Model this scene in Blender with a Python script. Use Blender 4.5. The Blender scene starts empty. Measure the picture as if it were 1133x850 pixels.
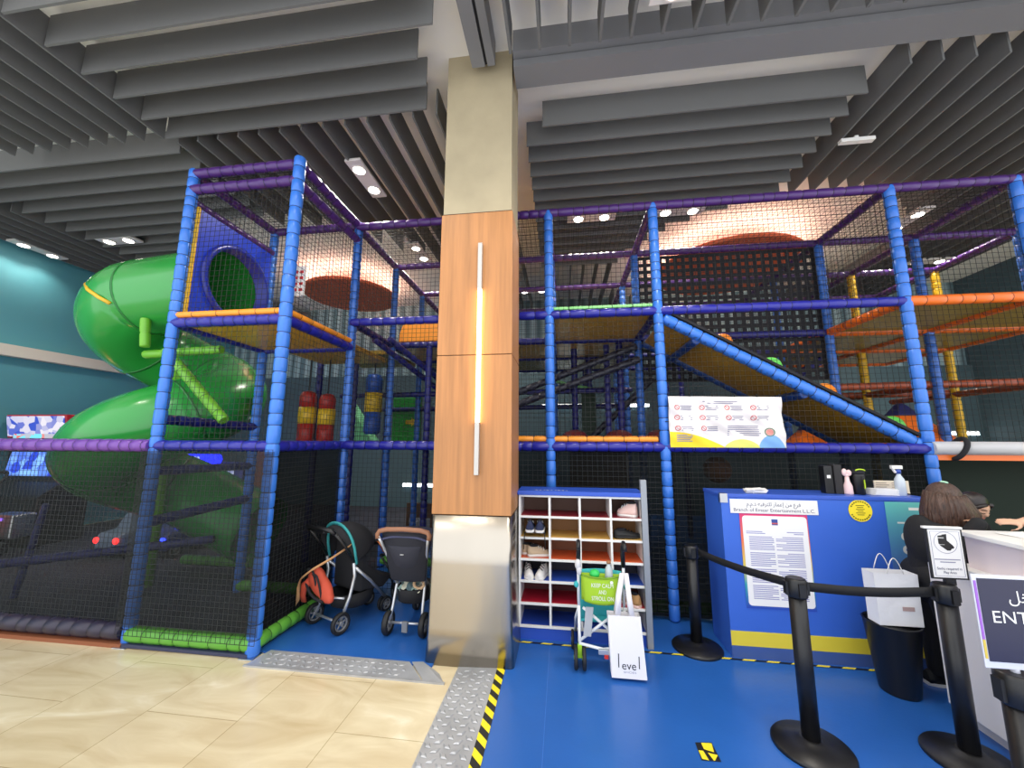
import bpy, math, random
from mathutils import Vector, Matrix
random.seed(7)
C = bpy.context.scene.collection
SC = bpy.context.scene
PI = math.pi

# ------------------------------------------------------------------ camera
f_px, pitch, yaw, roll, CAMH = 420.0, 0.149729628, 0.132443281, 0.00447458876, 1.65
def cam_axes():
    cp, sp, c, s = math.cos(pitch), math.sin(pitch), math.cos(yaw), math.sin(yaw)
    fwd = Vector((-s*cp, c*cp, sp)); right = Vector((c, s, 0)); up = right.cross(fwd)
    r2 = right*math.cos(roll) + up*math.sin(roll)
    u2 = -right*math.sin(roll) + up*math.cos(roll)
    return r2, u2, fwd
r2, u2, fwd = cam_axes()
cam = bpy.data.cameras.new('camera'); camo = bpy.data.objects.new('camera', cam); C.objects.link(camo)
cam.sensor_fit = 'HORIZONTAL'; cam.sensor_width = 36.0; cam.lens = f_px/1133*36.0
cam.clip_start = 0.05; cam.clip_end = 100
camo.matrix_world = Matrix(((r2.x, u2.x, -fwd.x, 0), (r2.y, u2.y, -fwd.y, 0), (r2.z, u2.z, -fwd.z, CAMH), (0, 0, 0, 1)))
SC.camera = camo

# ------------------------------------------------------------------ world, exposure
w = bpy.data.worlds.new('world'); SC.world = w; w.use_nodes = True
bg = w.node_tree.nodes['Background']; bg.inputs[0].default_value = (0.93, 0.96, 1.0, 1); bg.inputs[1].default_value = 1.75
SC.view_settings.view_transform = 'Standard'; SC.view_settings.look = 'None'
SC.view_settings.gamma = 1.0; SC.view_settings.use_curve_mapping = False
SC.view_settings.exposure = 0.3

SPOT_W = 80      # watts of one downlight
def spot_light(loc, watts=SPOT_W, col=(1, .93, .82), size=2.3, name='downlight_lamp', parent=None, blend=.6, radius=.05):
    l = bpy.data.lights.new(name, 'SPOT'); l.energy = watts; l.color = col; l.spot_size = size; l.spot_blend = blend
    l.shadow_soft_size = radius
    o = bpy.data.objects.new(name, l); C.objects.link(o); o.location = loc
    if parent is not None:
        o.parent = parent; o.location = Vector(loc) - parent.location
    return o

# ------------------------------------------------------------------ helpers
def lin(c):
    def g(v):
        v /= 255.0
        return v/12.92 if v <= .04045 else ((v+.055)/1.055)**2.4
    return tuple(g(v) for v in c)

MATS = {}
def mat(name, col, rough=.5, metal=0.0, noise=None, bump=None, emit=None, spec=.5, stretch=(1, 1, 1), coat=0.0):
    """procedural principled material; col sRGB 0-255. noise=(scale, amount) varies the colour, bump=(scale, strength)"""
    if name in MATS: return MATS[name]
    m = bpy.data.materials.new(name); m.use_nodes = True; MATS[name] = m
    nt = m.node_tree; b = nt.nodes['Principled BSDF']
    c = lin(col)
    b.inputs['Base Color'].default_value = (*c, 1); b.inputs['Roughness'].default_value = rough
    b.inputs['Metallic'].default_value = metal; b.inputs['Specular IOR Level'].default_value = spec
    if coat: b.inputs['Coat Weight'].default_value = coat; b.inputs['Coat Roughness'].default_value = .1
    m.diffuse_color = (*c, 1)
    if emit:
        b.inputs['Emission Color'].default_value = (*lin(emit[0]), 1); b.inputs['Emission Strength'].default_value = emit[1]
    if noise or bump:
        tc = nt.nodes.new('ShaderNodeTexCoord'); mp = nt.nodes.new('ShaderNodeMapping'); mp.inputs['Scale'].default_value = stretch
        nt.links.new(tc.outputs['Object'], mp.inputs[0])
    if noise:
        n = nt.nodes.new('ShaderNodeTexNoise'); n.inputs['Scale'].default_value = noise[0]; n.inputs['Detail'].default_value = 5
        nt.links.new(mp.outputs[0], n.inputs['Vector'])
        r = nt.nodes.new('ShaderNodeValToRGB'); a = noise[1]
        r.color_ramp.elements[0].position = .3; r.color_ramp.elements[1].position = .7
        r.color_ramp.elements[0].color = (*[max(0, v*(1-a)) for v in c], 1); r.color_ramp.elements[1].color = (*[min(1, v*(1+a)) for v in c], 1)
        nt.links.new(n.outputs['Fac'], r.inputs[0]); nt.links.new(r.outputs[0], b.inputs['Base Color'])
    if bump:
        n2 = nt.nodes.new('ShaderNodeTexNoise'); n2.inputs['Scale'].default_value = bump[0]; n2.inputs['Detail'].default_value = 4
        nt.links.new(mp.outputs[0], n2.inputs['Vector'])
        bn = nt.nodes.new('ShaderNodeBump'); bn.inputs['Strength'].default_value = bump[1]; bn.inputs['Distance'].default_value = .02
        nt.links.new(n2.outputs['Fac'], bn.inputs['Height']); nt.links.new(bn.outputs[0], b.inputs['Normal'])
    return m

def see_through(name, col, fac):
    m = bpy.data.materials.new(name); m.use_nodes = True; nt = m.node_tree; nt.nodes.clear()
    out = nt.nodes.new('ShaderNodeOutputMaterial'); mx = nt.nodes.new('ShaderNodeMixShader')
    t = nt.nodes.new('ShaderNodeBsdfTransparent'); d = nt.nodes.new('ShaderNodeBsdfDiffuse')
    d.inputs[0].default_value = (*lin(col), 1)
    tc = nt.nodes.new('ShaderNodeTexCoord'); n = nt.nodes.new('ShaderNodeTexNoise'); n.inputs['Scale'].default_value = 3
    nt.links.new(tc.outputs['Object'], n.inputs['Vector'])
    mr = nt.nodes.new('ShaderNodeMapRange'); mr.inputs[1].default_value = .3; mr.inputs[2].default_value = .7
    mr.inputs[3].default_value = fac-.04; mr.inputs[4].default_value = min(1, fac+.04)
    nt.links.new(n.outputs['Fac'], mr.inputs[0]); nt.links.new(mr.outputs[0], mx.inputs[0])
    nt.links.new(t.outputs[0], mx.inputs[1]); nt.links.new(d.outputs[0], mx.inputs[2]); nt.links.new(mx.outputs[0], out.inputs[0])
    return m

def V(*a): return Vector(a[0] if len(a) == 1 else a)
class M:
    """collects geometry for one mesh"""
    def __init__(s): s.v = []; s.f = []; s.mi = []; s.sm = []
    def add(s, vs, fs, mi=0, sm=False):
        o = len(s.v); s.v += [tuple(v) for v in vs]
        for f in fs: s.f.append(tuple(i+o for i in f)); s.mi.append(mi); s.sm.append(sm)
    def box(s, x0, x1, y0, y1, z0, z1, mi=0):
        s.add([(x0,y0,z0),(x1,y0,z0),(x1,y1,z0),(x0,y1,z0),(x0,y0,z1),(x1,y0,z1),(x1,y1,z1),(x0,y1,z1)],
              [(3,2,1,0),(4,5,6,7),(0,1,5,4),(1,2,6,5),(2,3,7,6),(3,0,4,7)], mi); return s
    def obox(s, c, a, b, d, mi=0):
        c, a, b, d = V(c), V(a), V(b), V(d)
        s.add([c-a-b-d, c+a-b-d, c+a+b-d, c-a+b-d, c-a-b+d, c+a-b+d, c+a+b+d, c-a+b+d],
              [(3,2,1,0),(4,5,6,7),(0,1,5,4),(1,2,6,5),(2,3,7,6),(3,0,4,7)], mi); return s
    def rings(s, rs, mi=0, closed=True, caps=True, sm=True, mis=None):
        n = len(rs[0]); vs = [p for r in rs for p in r]; fs = []
        o = len(s.v); s.v += [tuple(p) for p in vs]
        for i in range(len(rs)-1):
            for k in range(n if closed else n-1):
                k2 = (k+1) % n
                s.f.append((o+i*n+k, o+i*n+k2, o+(i+1)*n+k2, o+(i+1)*n+k)); s.mi.append(mis[i] if mis else mi); s.sm.append(sm)
        if caps and closed:
            s.f.append(tuple(o+k for k in range(n))[::-1]); s.mi.append(mi); s.sm.append(False)
            s.f.append(tuple(o+(len(rs)-1)*n+k for k in range(n))); s.mi.append(mi); s.sm.append(False)
        return s
    def tube(s, pts, r, n=8, mi=0, caps=True, flat=1.0, upv=None):
        pts = [V(p) for p in pts]; R = r if isinstance(r, (list, tuple)) else [r]*len(pts)
        rs = []; u = None
        for i, p in enumerate(pts):
            d = (pts[min(i+1, len(pts)-1)] - pts[max(i-1, 0)])
            if d.length < 1e-9: d = V(0, 0, 1)
            d.normalize()
            if u is None:
                h = V(upv) if upv else (V(0, 0, 1) if abs(d.z) < .9 else V(1, 0, 0))
                u = (h - d*h.dot(d)).normalized()
            else:
                u = (u - d*u.dot(d)).normalized()
            w_ = d.cross(u)
            rs.append([p + u*(R[i]*math.cos(2*PI*k/n)) + w_*(R[i]*flat*math.sin(2*PI*k/n)) for k in range(n)])
        return s.rings(rs, mi, caps=caps)
    def lathe(s, prof, base, n=24, mi=0, axis=(0, 0, 1), caps=True, sm=True):
        b = V(base); d = V(axis).normalized(); h = V(0, 0, 1) if abs(d.z) < .9 else V(1, 0, 0)
        u = (h - d*h.dot(d)).normalized(); w_ = d.cross(u)
        rs = [[b + d*z + u*(r*math.cos(2*PI*k/n)) + w_*(r*math.sin(2*PI*k/n)) for k in range(n)] for r, z in prof]
        return s.rings(rs, mi, caps=caps, sm=sm)
    def foam(s, p0, p1, r=.055, seg=.125, n=10, ties=True):
        """padded tube pinched by ties; material 0 is the pad and 1 the tie"""
        p0, p1 = V(p0), V(p1); d = p1-p0; L = d.length; d.normalize(); t = 0.0; prof = [(r*.86, 0)]; mis = []
        h = V(0, 0, 1) if abs(d.z) < .9 else V(1, 0, 0); u = (h - d*h.dot(d)).normalized(); w_ = d.cross(u)
        while t < L-.02:
            g = seg*random.uniform(.72, 1.25); e = min(t+g, L)
            if L-e < .04: e = L
            prof += [(r, t+.014), (r*1.02, (t+e)/2), (r, e-.014), (r*.87, e-.003), (r*.87, e+.003 if e < L else e)]
            mis += [0, 0, 0, 0, 1 if ties else 0]; t = e
        rs = [[p0 + d*z + u*(q*math.cos(2*PI*k/n)) + w_*(q*math.sin(2*PI*k/n)) for k in range(n)] for q, z in prof]
        return s.rings(rs, 0, mis=mis)
    def strand(s, a, b, r, mi=0):
        a, b = V(a), V(b); d = (b-a).normalized(); h = V(0, 0, 1) if abs(d.z) < .9 else V(1, 0, 0)
        u = (h - d*h.dot(d)).normalized()*r; w_ = d.cross(u)
        k = [u, u*-.5+w_*.87, u*-.5-w_*.87]
        s.add([a+q for q in k]+[b+q for q in k], [(0,1,4,3),(1,2,5,4),(2,0,3,5)], mi); return s
    def net(s, a, b, c, d, pitch=.05, r=.0022):
        """a-b bottom, d-c top"""
        a, b, c, d = V(a), V(b), V(c), V(d)
        nu = max(1, round(max((b-a).length, (c-d).length)/pitch)); nv = max(1, round(max((d-a).length, (c-b).length)/pitch))
        for i in range(nu+1): t = i/nu; s.strand(a.lerp(b, t), d.lerp(c, t), r)
        for i in range(nv+1): t = i/nv; s.strand(a.lerp(d, t), b.lerp(c, t), r)
        return s
    def quad(s, a, b, c, d, mi=0): s.add([a, b, c, d], [(0, 1, 2, 3)], mi); return s
    def sheet(s, rows, mi=0, sm=True):
        n = len(rows[0]); s.add([p for r in rows for p in r], [(i*n+k, i*n+k+1, (i+1)*n+k+1, (i+1)*n+k) for i in range(len(rows)-1) for k in range(n-1)], mi, sm); return s
    def ell(s, c, rad, rot=None, n=16, m=10, mi=0, z0=-1.0):
        c = V(c); rs = []
        a0 = math.asin(max(-1, z0))
        for i in range(m+1):
            t = a0 + (PI/2-a0)*i/m; rr = max(math.cos(t), .002); zz = math.sin(t)
            ring = []
            for k in range(n):
                p = V(rad[0]*rr*math.cos(2*PI*k/n), rad[1]*rr*math.sin(2*PI*k/n), rad[2]*zz)
                if rot: p = rot @ p
                ring.append(c+p)
            rs.append(ring)
        return s.rings(rs, mi)
    def prism(s, poly, o, u, w_, t, mi=0):
        """2-D outline extruded by vector t"""
        o, u, w_, t = V(o), V(u), V(w_), V(t); n = len(poly)
        p = [o+u*x+w_*y for x, y in poly]
        s.add(p+[q+t for q in p], [tuple(range(n))[::-1], tuple(range(n, 2*n))]+[(i, (i+1) % n, (i+1) % n+n, i+n) for i in range(n)], mi); return s
    def build(s, name, mats, parent=None, bevel=0, seg=2, solid=0, sub=0, label=None):
        me = bpy.data.meshes.new(name)
        off = parent_origin(parent)
        me.from_pydata([(v[0]-off.x, v[1]-off.y, v[2]-off.z) for v in s.v], [], s.f)
        mats = mats if isinstance(mats, (list, tuple)) else [mats]
        for m in mats: me.materials.append(m)
        me.polygons.foreach_set('material_index', [min(i, len(mats)-1) for i in s.mi]); me.polygons.foreach_set('use_smooth', s.sm); me.update()
        o = bpy.data.objects.new(name, me); C.objects.link(o)
        if parent is not None: o.parent = parent
        if solid:
            md = o.modifiers.new('thickness', 'SOLIDIFY'); md.thickness = solid; md.offset = 0
        if bevel:
            md = o.modifiers.new('bevel', 'BEVEL'); md.width = bevel; md.segments = seg; md.limit_method = 'ANGLE'
        if sub:
            md = o.modifiers.new('smooth', 'SUBSURF'); md.levels = sub; md.render_levels = sub
        if label: o['label'] = label
        return o

def parent_origin(p):
    o = Vector((0, 0, 0))
    while p is not None: o = o + p.location; p = p.parent
    return o
def tag(o, label, cat, group=None, kind=None):
    o['label'] = label; o['category'] = cat
    if group: o['group'] = group
    if kind: o['kind'] = kind
    return o
def thing(name, label, cat, loc=(0, 0, 0), group=None):
    o = bpy.data.objects.new(name, None); C.objects.link(o); o.location = loc; o.empty_display_size = .1
    return tag(o, label, cat, group)
def struct(name, m, mats, label, cat, **k):
    o = m.build(name, mats, **k); o['kind'] = 'structure'; o['label'] = label; o['category'] = cat; return o
def own(m, name, mats, label, cat, group=None, base=None, **k):
    """a thing that is one mesh, its origin at its base"""
    o = m.build(name, mats, **k)
    if base is not None:
        b = Vector(base); o.data.transform(Matrix.Translation(-b)); o.location = b
    return tag(o, label, cat, group)
def dup(root, loc, rotz=None, label=None):
    r = root.copy(); C.objects.link(r); r.location = loc
    if rotz is not None: r.rotation_euler = (0, 0, rotz)
    if label: r['label'] = label
    for ch in list(root.children):
        c = ch.copy(); C.objects.link(c); c.parent = r
        for g in list(ch.children):
            d = g.copy(); C.objects.link(d); d.parent = c
    return r
_txt = {}
def text(body, material, parent, o, u, w_, height, align='CENTER', name='lettering', depth=.0006, width=None):
    """flat raised lettering: o anchor, u reading direction, w_ up"""
    cu = bpy.data.curves.new('t', 'FONT'); cu.body = body; cu.align_x = align; cu.align_y = 'CENTER'; cu.size = 1; cu.extrude = 0
    cu.resolution_u = 3
    ob = bpy.data.objects.new('t', cu); C.objects.link(ob)
    dg = bpy.context.evaluated_depsgraph_get(); me = bpy.data.meshes.new_from_object(ob.evaluated_get(dg))
    bpy.data.objects.remove(ob)
    u, w_ = V(u).normalized(), V(w_).normalized(); n = u.cross(w_)
    sx = height
    if width and len(me.vertices):
        xs = [v.co.x for v in me.vertices]; sx = width/(max(xs)-min(xs))
    off = parent_origin(parent)
    for v in me.vertices:
        p = V(o) + u*(v.co.x*sx) + w_*(v.co.y*height) + n*depth - off; v.co = p
    me.materials.clear(); me.materials.append(material); me.update(); me.name = name
    ob = bpy.data.objects.new(name, me); C.objects.link(ob)
    if parent is not None: ob.parent = parent
    return ob
def arabic(codes):   # shaped letters, first letter first -> right to left
    return ''.join(chr(c) for c in codes[::-1])

# ------------------------------------------------------------------ materials
post_blue = mat('post_vinyl_blue', (56, 118, 212), .32)
post_mid = mat('post_vinyl_mid_blue', (52, 104, 190), .32)
tie = mat('black_tie', (12, 14, 22), .5)
navy = mat('rail_vinyl_navy', (36, 38, 144), .3)
indigo = mat('rail_vinyl_indigo', (30, 32, 110), .35)
purple = mat('rail_vinyl_purple', (72, 38, 108), .3)
orangev = mat('vinyl_orange', (226, 108, 30), .35)
orange_pad = mat('pad_orange', (244, 152, 44), .4)
greenv = mat('vinyl_green', (96, 168, 60), .35)
yellowv = mat('vinyl_yellow', (226, 180, 36), .4)
yellow_deck = mat('deck_yellow', (214, 158, 40), .33, noise=(2, .08))
black_net = mat('net_black', (16, 17, 20), .7)
mesh_left = see_through('shade_mesh_grey', (46, 49, 48), .52)
mesh_dark = see_through('shade_mesh_black', (22, 24, 24), .86)
white_p = mat('white_paint', (232, 230, 226), .45)
paper = mat('white_paper', (240, 238, 236), .7)
black_plastic = mat('black_plastic', (20, 20, 22), .38)
black_fabric = mat('black_fabric', (26, 26, 32), .85, bump=(300, .2))
chrome = mat('brushed_aluminium', (190, 192, 196), .28, 1.0)
ink = mat('dark_ink', (40, 44, 90), .7)
ink_grey = mat('grey_ink', (140, 140, 160), .7)
red_ink = mat('red_ink', (200, 40, 50), .7)
rubber = mat('black_rubber', (24, 24, 25), .6)
glow_lamp = mat('lamp_glow', (255, 250, 240), .5, emit=((255, 246, 232), 14))

# ================================================================== THE SETTING
# marble floor with large tiles
def marble():
    m = mat('marble_beige', (222, 206, 170), .22, coat=.2)
    nt = m.node_tree; b = nt.nodes['Principled BSDF']
    tc = nt.nodes.new('ShaderNodeTexCoord')
    n1 = nt.nodes.new('ShaderNodeTexNoise'); n1.inputs['Scale'].default_value = 1.6; n1.inputs['Detail'].default_value = 6; n1.inputs['Distortion'].default_value = 1.2
    mp = nt.nodes.new('ShaderNodeMapping'); mp.inputs['Rotation'].default_value = (0, 0, .5); mp.inputs['Scale'].default_value = (1, 2.6, 1)
    nt.links.new(tc.outputs['Object'], mp.inputs[0]); nt.links.new(mp.outputs[0], n1.inputs['Vector'])
    r = nt.nodes.new('ShaderNodeValToRGB'); e = r.color_ramp.elements
    e[0].position = .3; e[0].color = (*lin((204, 184, 146)), 1); e[1].position = .62; e[1].color = (*lin((228, 214, 180)), 1)
    x = e.new(.72); x.color = (*lin((240, 230, 204)), 1)
    nt.links.new(n1.outputs['Fac'], r.inputs[0])
    br = nt.nodes.new('ShaderNodeTexBrick'); br.offset = .5; br.inputs['Scale'].default_value = 1
    br.inputs['Brick Width'].default_value = .9; br.inputs['Row Height'].default_value = .62; br.inputs['Mortar Size'].default_value = .0025; br.inputs['Mortar Smooth'].default_value = 0
    br.inputs['Color1'].default_value = (1, 1, 1, 1); br.inputs['Color2'].default_value = (.93, .92, .9, 1); br.inputs['Mortar'].default_value = (.62, .58, .5, 1)
    mp2 = nt.nodes.new('ShaderNodeMapping'); mp2.inputs['Rotation'].default_value = (0, 0, PI/2); mp2.inputs['Location'].default_value = (.04, .08, 0)
    nt.links.new(tc.outputs['Object'], mp2.inputs[0]); nt.links.new(mp2.outputs[0], br.inputs['Vector'])
    mx = nt.nodes.new('ShaderNodeMixRGB'); mx.blend_type = 'MULTIPLY'; mx.inputs[0].default_value = 1
    nt.links.new(r.outputs[0], mx.inputs[1]); nt.links.new(br.outputs['Color'], mx.inputs[2]); nt.links.new(mx.outputs[0], b.inputs['Base Color'])
    return m
blue_mat = mat('blue_vinyl_floor', (40, 96, 174), .3, noise=(1.3, .1), bump=(40, .03))
carpet = mat('arcade_carpet', (52, 54, 66), .8, noise=(2, .35))

m = M(); m.box(-11, 9.2, -.5, 11, -.12, 0)
struct('floor', m, marble(), 'beige polished marble floor in front of the play area', 'floor')
m = M(); m.box(-9.2, -2.41, 2.99, 9.4, .001, .006)
struct('floor_arcade', m, carpet, 'dark carpet under the left climbing tower and arcade', 'floor')
m = M(); m.box(-2.41, -.98, 2.97, 9.4, .001, .012)
m.box(-.98, 3.9, 3.1, 9.4, .001, .012); m.box(-.50, 3.9, -.5, 3.1, .001, .012)
struct('floor_mat', m, blue_mat, 'blue vinyl floor of the play area entrance', 'floor')
m = M(); m.box(-.1325, -.1295, -.5, 3.4, .012, .0135)
struct('trim_1', m, mat('seam', (70, 120, 200), .5), 'welded seam in the blue vinyl floor', 'seam')

ceil_white = mat('ceiling_white', (246, 241, 232), .8, noise=(1.2, .03))
m = M(); m.box(-11, 9.2, .3, 11, 5.3, 5.4)
struct('ceiling', m, ceil_white, 'white ceiling above the grey baffles', 'ceiling')
def glass_wall():
    m = mat('back_wall_ribbed', (150, 176, 182), .5)
    nt = m.node_tree; b = nt.nodes['Principled BSDF']; tc = nt.nodes.new('ShaderNodeTexCoord'); wv = nt.nodes.new('ShaderNodeTexWave')
    wv.inputs['Scale'].default_value = 1.1; wv.inputs['Distortion'].default_value = .4
    nt.links.new(tc.outputs['Object'], wv.inputs['Vector']); r = nt.nodes.new('ShaderNodeValToRGB')
    r.color_ramp.elements[0].color = (*lin((96, 124, 132)), 1); r.color_ramp.elements[1].color = (*lin((176, 200, 204)), 1)
    nt.links.new(wv.outputs['Fac'], r.inputs[0]); nt.links.new(r.outputs[0], b.inputs['Base Color'])
    return m
m = M(); m.box(-9.4, 9.2, 9.5, 9.65, 0, 5.3)
struct('wall_back', m, glass_wall(), 'ribbed grey green wall far behind the climbing frame', 'wall')
teal = mat('wall_teal', (84, 150, 162), .6, noise=(.5, .05))
m = M(); m.box(-9.45, -9.3, .3, 9.65, 0, 5.3)
struct('wall_left', m, teal, 'teal wall on the far left behind the green slide', 'wall')
m = M(); m.box(-9.3, -9.16, .3, 9.5, 3.03, 3.22)
struct('trim_2', m, mat('cream_band', (206, 200, 188), .6), 'cream horizontal band on the teal wall', 'trim')

# column
conc = mat('column_plaster', (176, 162, 132), .7, noise=(2.2, .12), bump=(30, .05))
wood = mat('oak_veneer', (178, 122, 72), .42, noise=(3.0, .16), stretch=(9, 9, .45))
steel = mat('stainless_cladding', (180, 172, 160), .27, 1.0, noise=(1.2, .05), bump=(2.2, .25), stretch=(2, 2, .4))
joint = mat('dark_joint', (70, 48, 34), .7)
cx0, cx1, cy0, cy1 = -1.045, -.405, 3.03, 3.52
col = thing('column', 'square column with steel base, oak veneer middle and plaster top', 'column', (-.72, 3.27, 0)); col['kind'] = 'structure'
m = M(); m.box(cx0+.012, cx1-.012, cy0+.012, cy1-.012, 3.655, 5.3); m.build('plaster_shaft', conc, col)
m = M(); m.box(cx0, cx1, cy0, cy1, 2.366, 3.65); m.box(cx0, cx1, cy0, cy1, 1.075, 2.36); m.build('oak_cladding', wood, col, bevel=.004)
m = M(); m.box(cx0+.008, cx1-.008, cy0+.008, cy1-.008, 2.35, 2.37); m.box(cx0+.008, cx1-.008, cy0+.008, cy1-.008, 3.64, 3.66); m.build('shadow_gap', joint, col)
m = M(); rs = []
for z, e in ((0, .03), (.25, .012), (.7, 0), (1.068, 0)):
    ring = []
    x0, x1, y0, y1 = cx0-e*.4, cx1+e, cy0-e, cy1+e; c_ = .035
    for px, py, a0 in ((x0+c_, y0+c_, PI), (x1-c_, y0+c_, 1.5*PI), (x1-c_, y1-c_, 0), (x0+c_, y1-c_, .5*PI)):
        for k in range(5): a = a0+k*PI/8; ring.append((px+c_*math.cos(a), py+c_*math.sin(a), z))
    rs.append(ring)
m.rings(rs); m.build('steel_base', steel, col)
# linear wall light on the column
lt = thing('column_light', 'slim vertical wall light glowing warm on the oak column', 'wall light', (-.68, 3.03, 1.38))
metal_w = mat('lamp_aluminium', (188, 184, 178), .35, .6)
m = M(); m.box(-.698, -.662, 2.985, 3.03, 2.93, 3.34); m.box(-.698, -.662, 2.985, 3.03, 1.385, 1.80); m.build('lamp_casing', metal_w, lt, bevel=.002)
m = M(); m.box(-.694, -.666, 2.99, 3.03, 1.80, 2.93); m.build('glowing_tube', mat('warm_tube', (255, 236, 190), .5, emit=((255, 224, 160), 7)), lt)

# ceiling beams
beam_g = mat('beam_grey', (122, 122, 124), .5, noise=(1, .05)); beam_d = mat('beam_groove', (28, 28, 30), .7)
m = M(); m.box(-.39, 8, 2.87, 3.155, 5.075, 5.3); m.box(-.39, 8, 2.93, 3.155, 4.99, 5.06)
m.box(-.39, 8, 2.95, 3.14, 5.05, 5.08, 1)
struct('beam', m, [beam_g, beam_d], 'long grey ceiling beam running right from the column', 'beam')
m = M(); m.box(-.775, -.655, .3, 2.95, 5.05, 5.3); m.box(-.63, -.56, .3, 2.95, 5.05, 5.3); m.box(-.66, -.62, .3, 2.95, 5.07, 5.3, 1)
struct('beam_channel', m, [beam_g, beam_d], 'grey ceiling channel running from the column towards the viewer', 'beam')

# ------------------------------------------------------------------ baffles
baf = mat("baffle_grey", (106, 106, 105), .75, noise=(.8, .06)); BZ0, BZ1 = 4.9, 5.195
def baffle(x0, x1, y0, y1, label, group):
    m = M(); m.box(x0, x1, y0, y1, BZ0, BZ1)
    return own(m, 'ceiling_baffle', baf, label, 'ceiling baffle', group, base=((x0+x1)/2, (y0+y1)/2, BZ0))
T = .018; S = .2475
ends = [-1.29, -1.2, -1.19, -.97, -.99, -1.0, -1.05]
for i in range(6):     # front left bank, across the view
    y = 3.16-i*S
    baffle(-4.24, ends[i], y, y+T, 'grey ceiling baffle in the front left bank, running across the view', 'baffles of the front left bank')
for i in range(9):     # far left bank, running away
    x = -4.27-i*S
    baffle(x-T, x, .4, 3.17, 'grey ceiling baffle at the far left edge, running away from the viewer', 'baffles at the far left edge')
RC, LC = (3.3, 7.4, 2.35), (-4.85, 7.5, 2.72)     # the two round bare ceiling patches
def cut(y0, y1, x, c):
    """pieces of a run in Y at x that stay outside the circle"""
    d = abs(x-c[0])
    if d >= c[2]: return [(y0, y1)]
    h = math.sqrt(c[2]**2-d*d); return [p for p in ((y0, c[1]-h), (c[1]+h, y1)) if p[1]-p[0] > .15]
i = 0
while True:            # bank behind: across the view over the slide
    y = 3.36+i*S; i += 1
    if y > 9.3: break
    d = abs(y-LC[1]); xr = -4.3
    if d < LC[2]: xr = min(xr, LC[0]-math.sqrt(LC[2]**2-d*d))
    xl = -7.75 if i > 3 else -9.2
    if xr-xl > .2: baffle(xl, xr, y, y+T, 'grey ceiling baffle above the green slide, running across the view', 'baffles above the green slide')
for i in range(6):
    x = -7.85-i*S
    baffle(x-T, x, 4.05, 9.3, 'grey ceiling baffle along the teal wall, running away from the viewer', 'baffles along the teal wall')
for i in range(15):    # bank behind the column
    x = -4.18+i*S
    for y0, y1 in cut(3.24, 9.3, x, LC):
        if y0 < 5 or x > -4: baffle(x-T/2, x+T/2, y0, y1, 'grey ceiling baffle above the left climbing tower, running away from the viewer', 'baffles above the left climbing tower')
i = 0
while True:            # right bank, across the view
    y = 3.52+i*S; i += 1
    if y > 6.75: break
    d = abs(y-RC[1]); xr = 2.89
    if d < RC[2]: xr = min(xr, RC[0]-math.sqrt(RC[2]**2-d*d))
    xl = -.16 if i == 1 else -.35
    baffle(xl, xr, y, y+T, 'grey ceiling baffle right of the column, running across the view', 'baffles right of the column')
for i in range(13):    # the bank beyond it
    x = -.30+i*S
    for y0, y1 in cut(6.85, 9.3, x, RC):
        baffle(x, x+T, y0, y1, 'grey ceiling baffle far behind the upper net, right of the column', 'baffles far behind the upper net')
for i in range(18):    # far right bank, running away
    x = 3.03+i*S
    for y0, y1 in cut(3.26, 9.3, x, RC):
        baffle(x, x+T, y0, y1, 'grey ceiling baffle in the far right bank, running away from the viewer', 'baffles of the far right bank')
for i in range(22):    # in front of the long beam
    x = -.39+i*S
    baffle(x-.012, x+.012, 1.3, 2.74, 'grey ceiling baffle in front of the long beam, end towards the beam', 'baffles in front of the long beam')

# orange discs under the two round patches
disc_o = mat('disc_orange', (222, 104, 62), .6)
for c, r, lab in (((3.15, 7.35), 1.25, 'large round orange ceiling disc behind the cargo net'), ((-4.75, 7.75), 1.0, 'large round orange brown ceiling disc above the left climbing tower')):
    m = M(); m.lathe([(r-.01, 0), (r, .012), (r, .06), (r-.01, .07)], (c[0], c[1], 4.9), 48)
    for k in range(3): a = k*2.094; m.strand((c[0]+.6*r*math.cos(a), c[1]+.6*r*math.sin(a), 4.96), (c[0]+.6*r*math.cos(a), c[1]+.6*r*math.sin(a), 5.3), .006)
    dsk = own(m, 'ceiling_disc', disc_o, lab, 'ceiling disc', base=(c[0], c[1], 4.9))
    m = M(); m.lathe([(r-.16, .075), (r-.16, .095), (r-.12, .095), (r-.12, .075), (r-.16, .075)], (c[0], c[1], 4.9), 48, caps=False)  # glowing ring added on top of the disc to brighten the bare ceiling
    k = m.build('added_uplight_ring', mat('added_uplight_glow', (255, 232, 205), .5, emit=((255, 238, 220), 22)), None); k.data.transform(Matrix.Translation((-c[0], -c[1], -4.9))); k.parent = dsk

# ------------------------------------------------------------------ downlights
house = mat('downlight_housing', (214, 208, 204), .5)
def downlight(x, y, along, label, watts=SPOT_W, gap=.37, z=4.9, aim=True):
    t = thing('twin_downlight', label, 'ceiling light', (x, y, z), 'twin downlights between the baffles')
    dx, dy = (gap/2, 0) if along == 'x' else (0, gap/2)
    hx, hy = (gap/2+.16, .10) if along == 'x' else (.10, gap/2+.16)
    m = M(); m.box(x-hx, x+hx, y-hy, y+hy, z-.004, z+.03); m.build('housing', house, t, bevel=.006)
    for s in (-1, 1):
        px, py = x+s*dx, y+s*dy
        m = M(); m.lathe([(.085, -.012), (.085, 0)], (px, py, z-.001), 20); m.build('lamp_ring', house, t)
        m = M(); m.lathe([(.066, -.016), (.066, -.011)], (px, py, z-.001), 20); m.build('lamp', glow_lamp, t)
        spot_light((px, py, z-.03), watts, parent=t)
    return t
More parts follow.
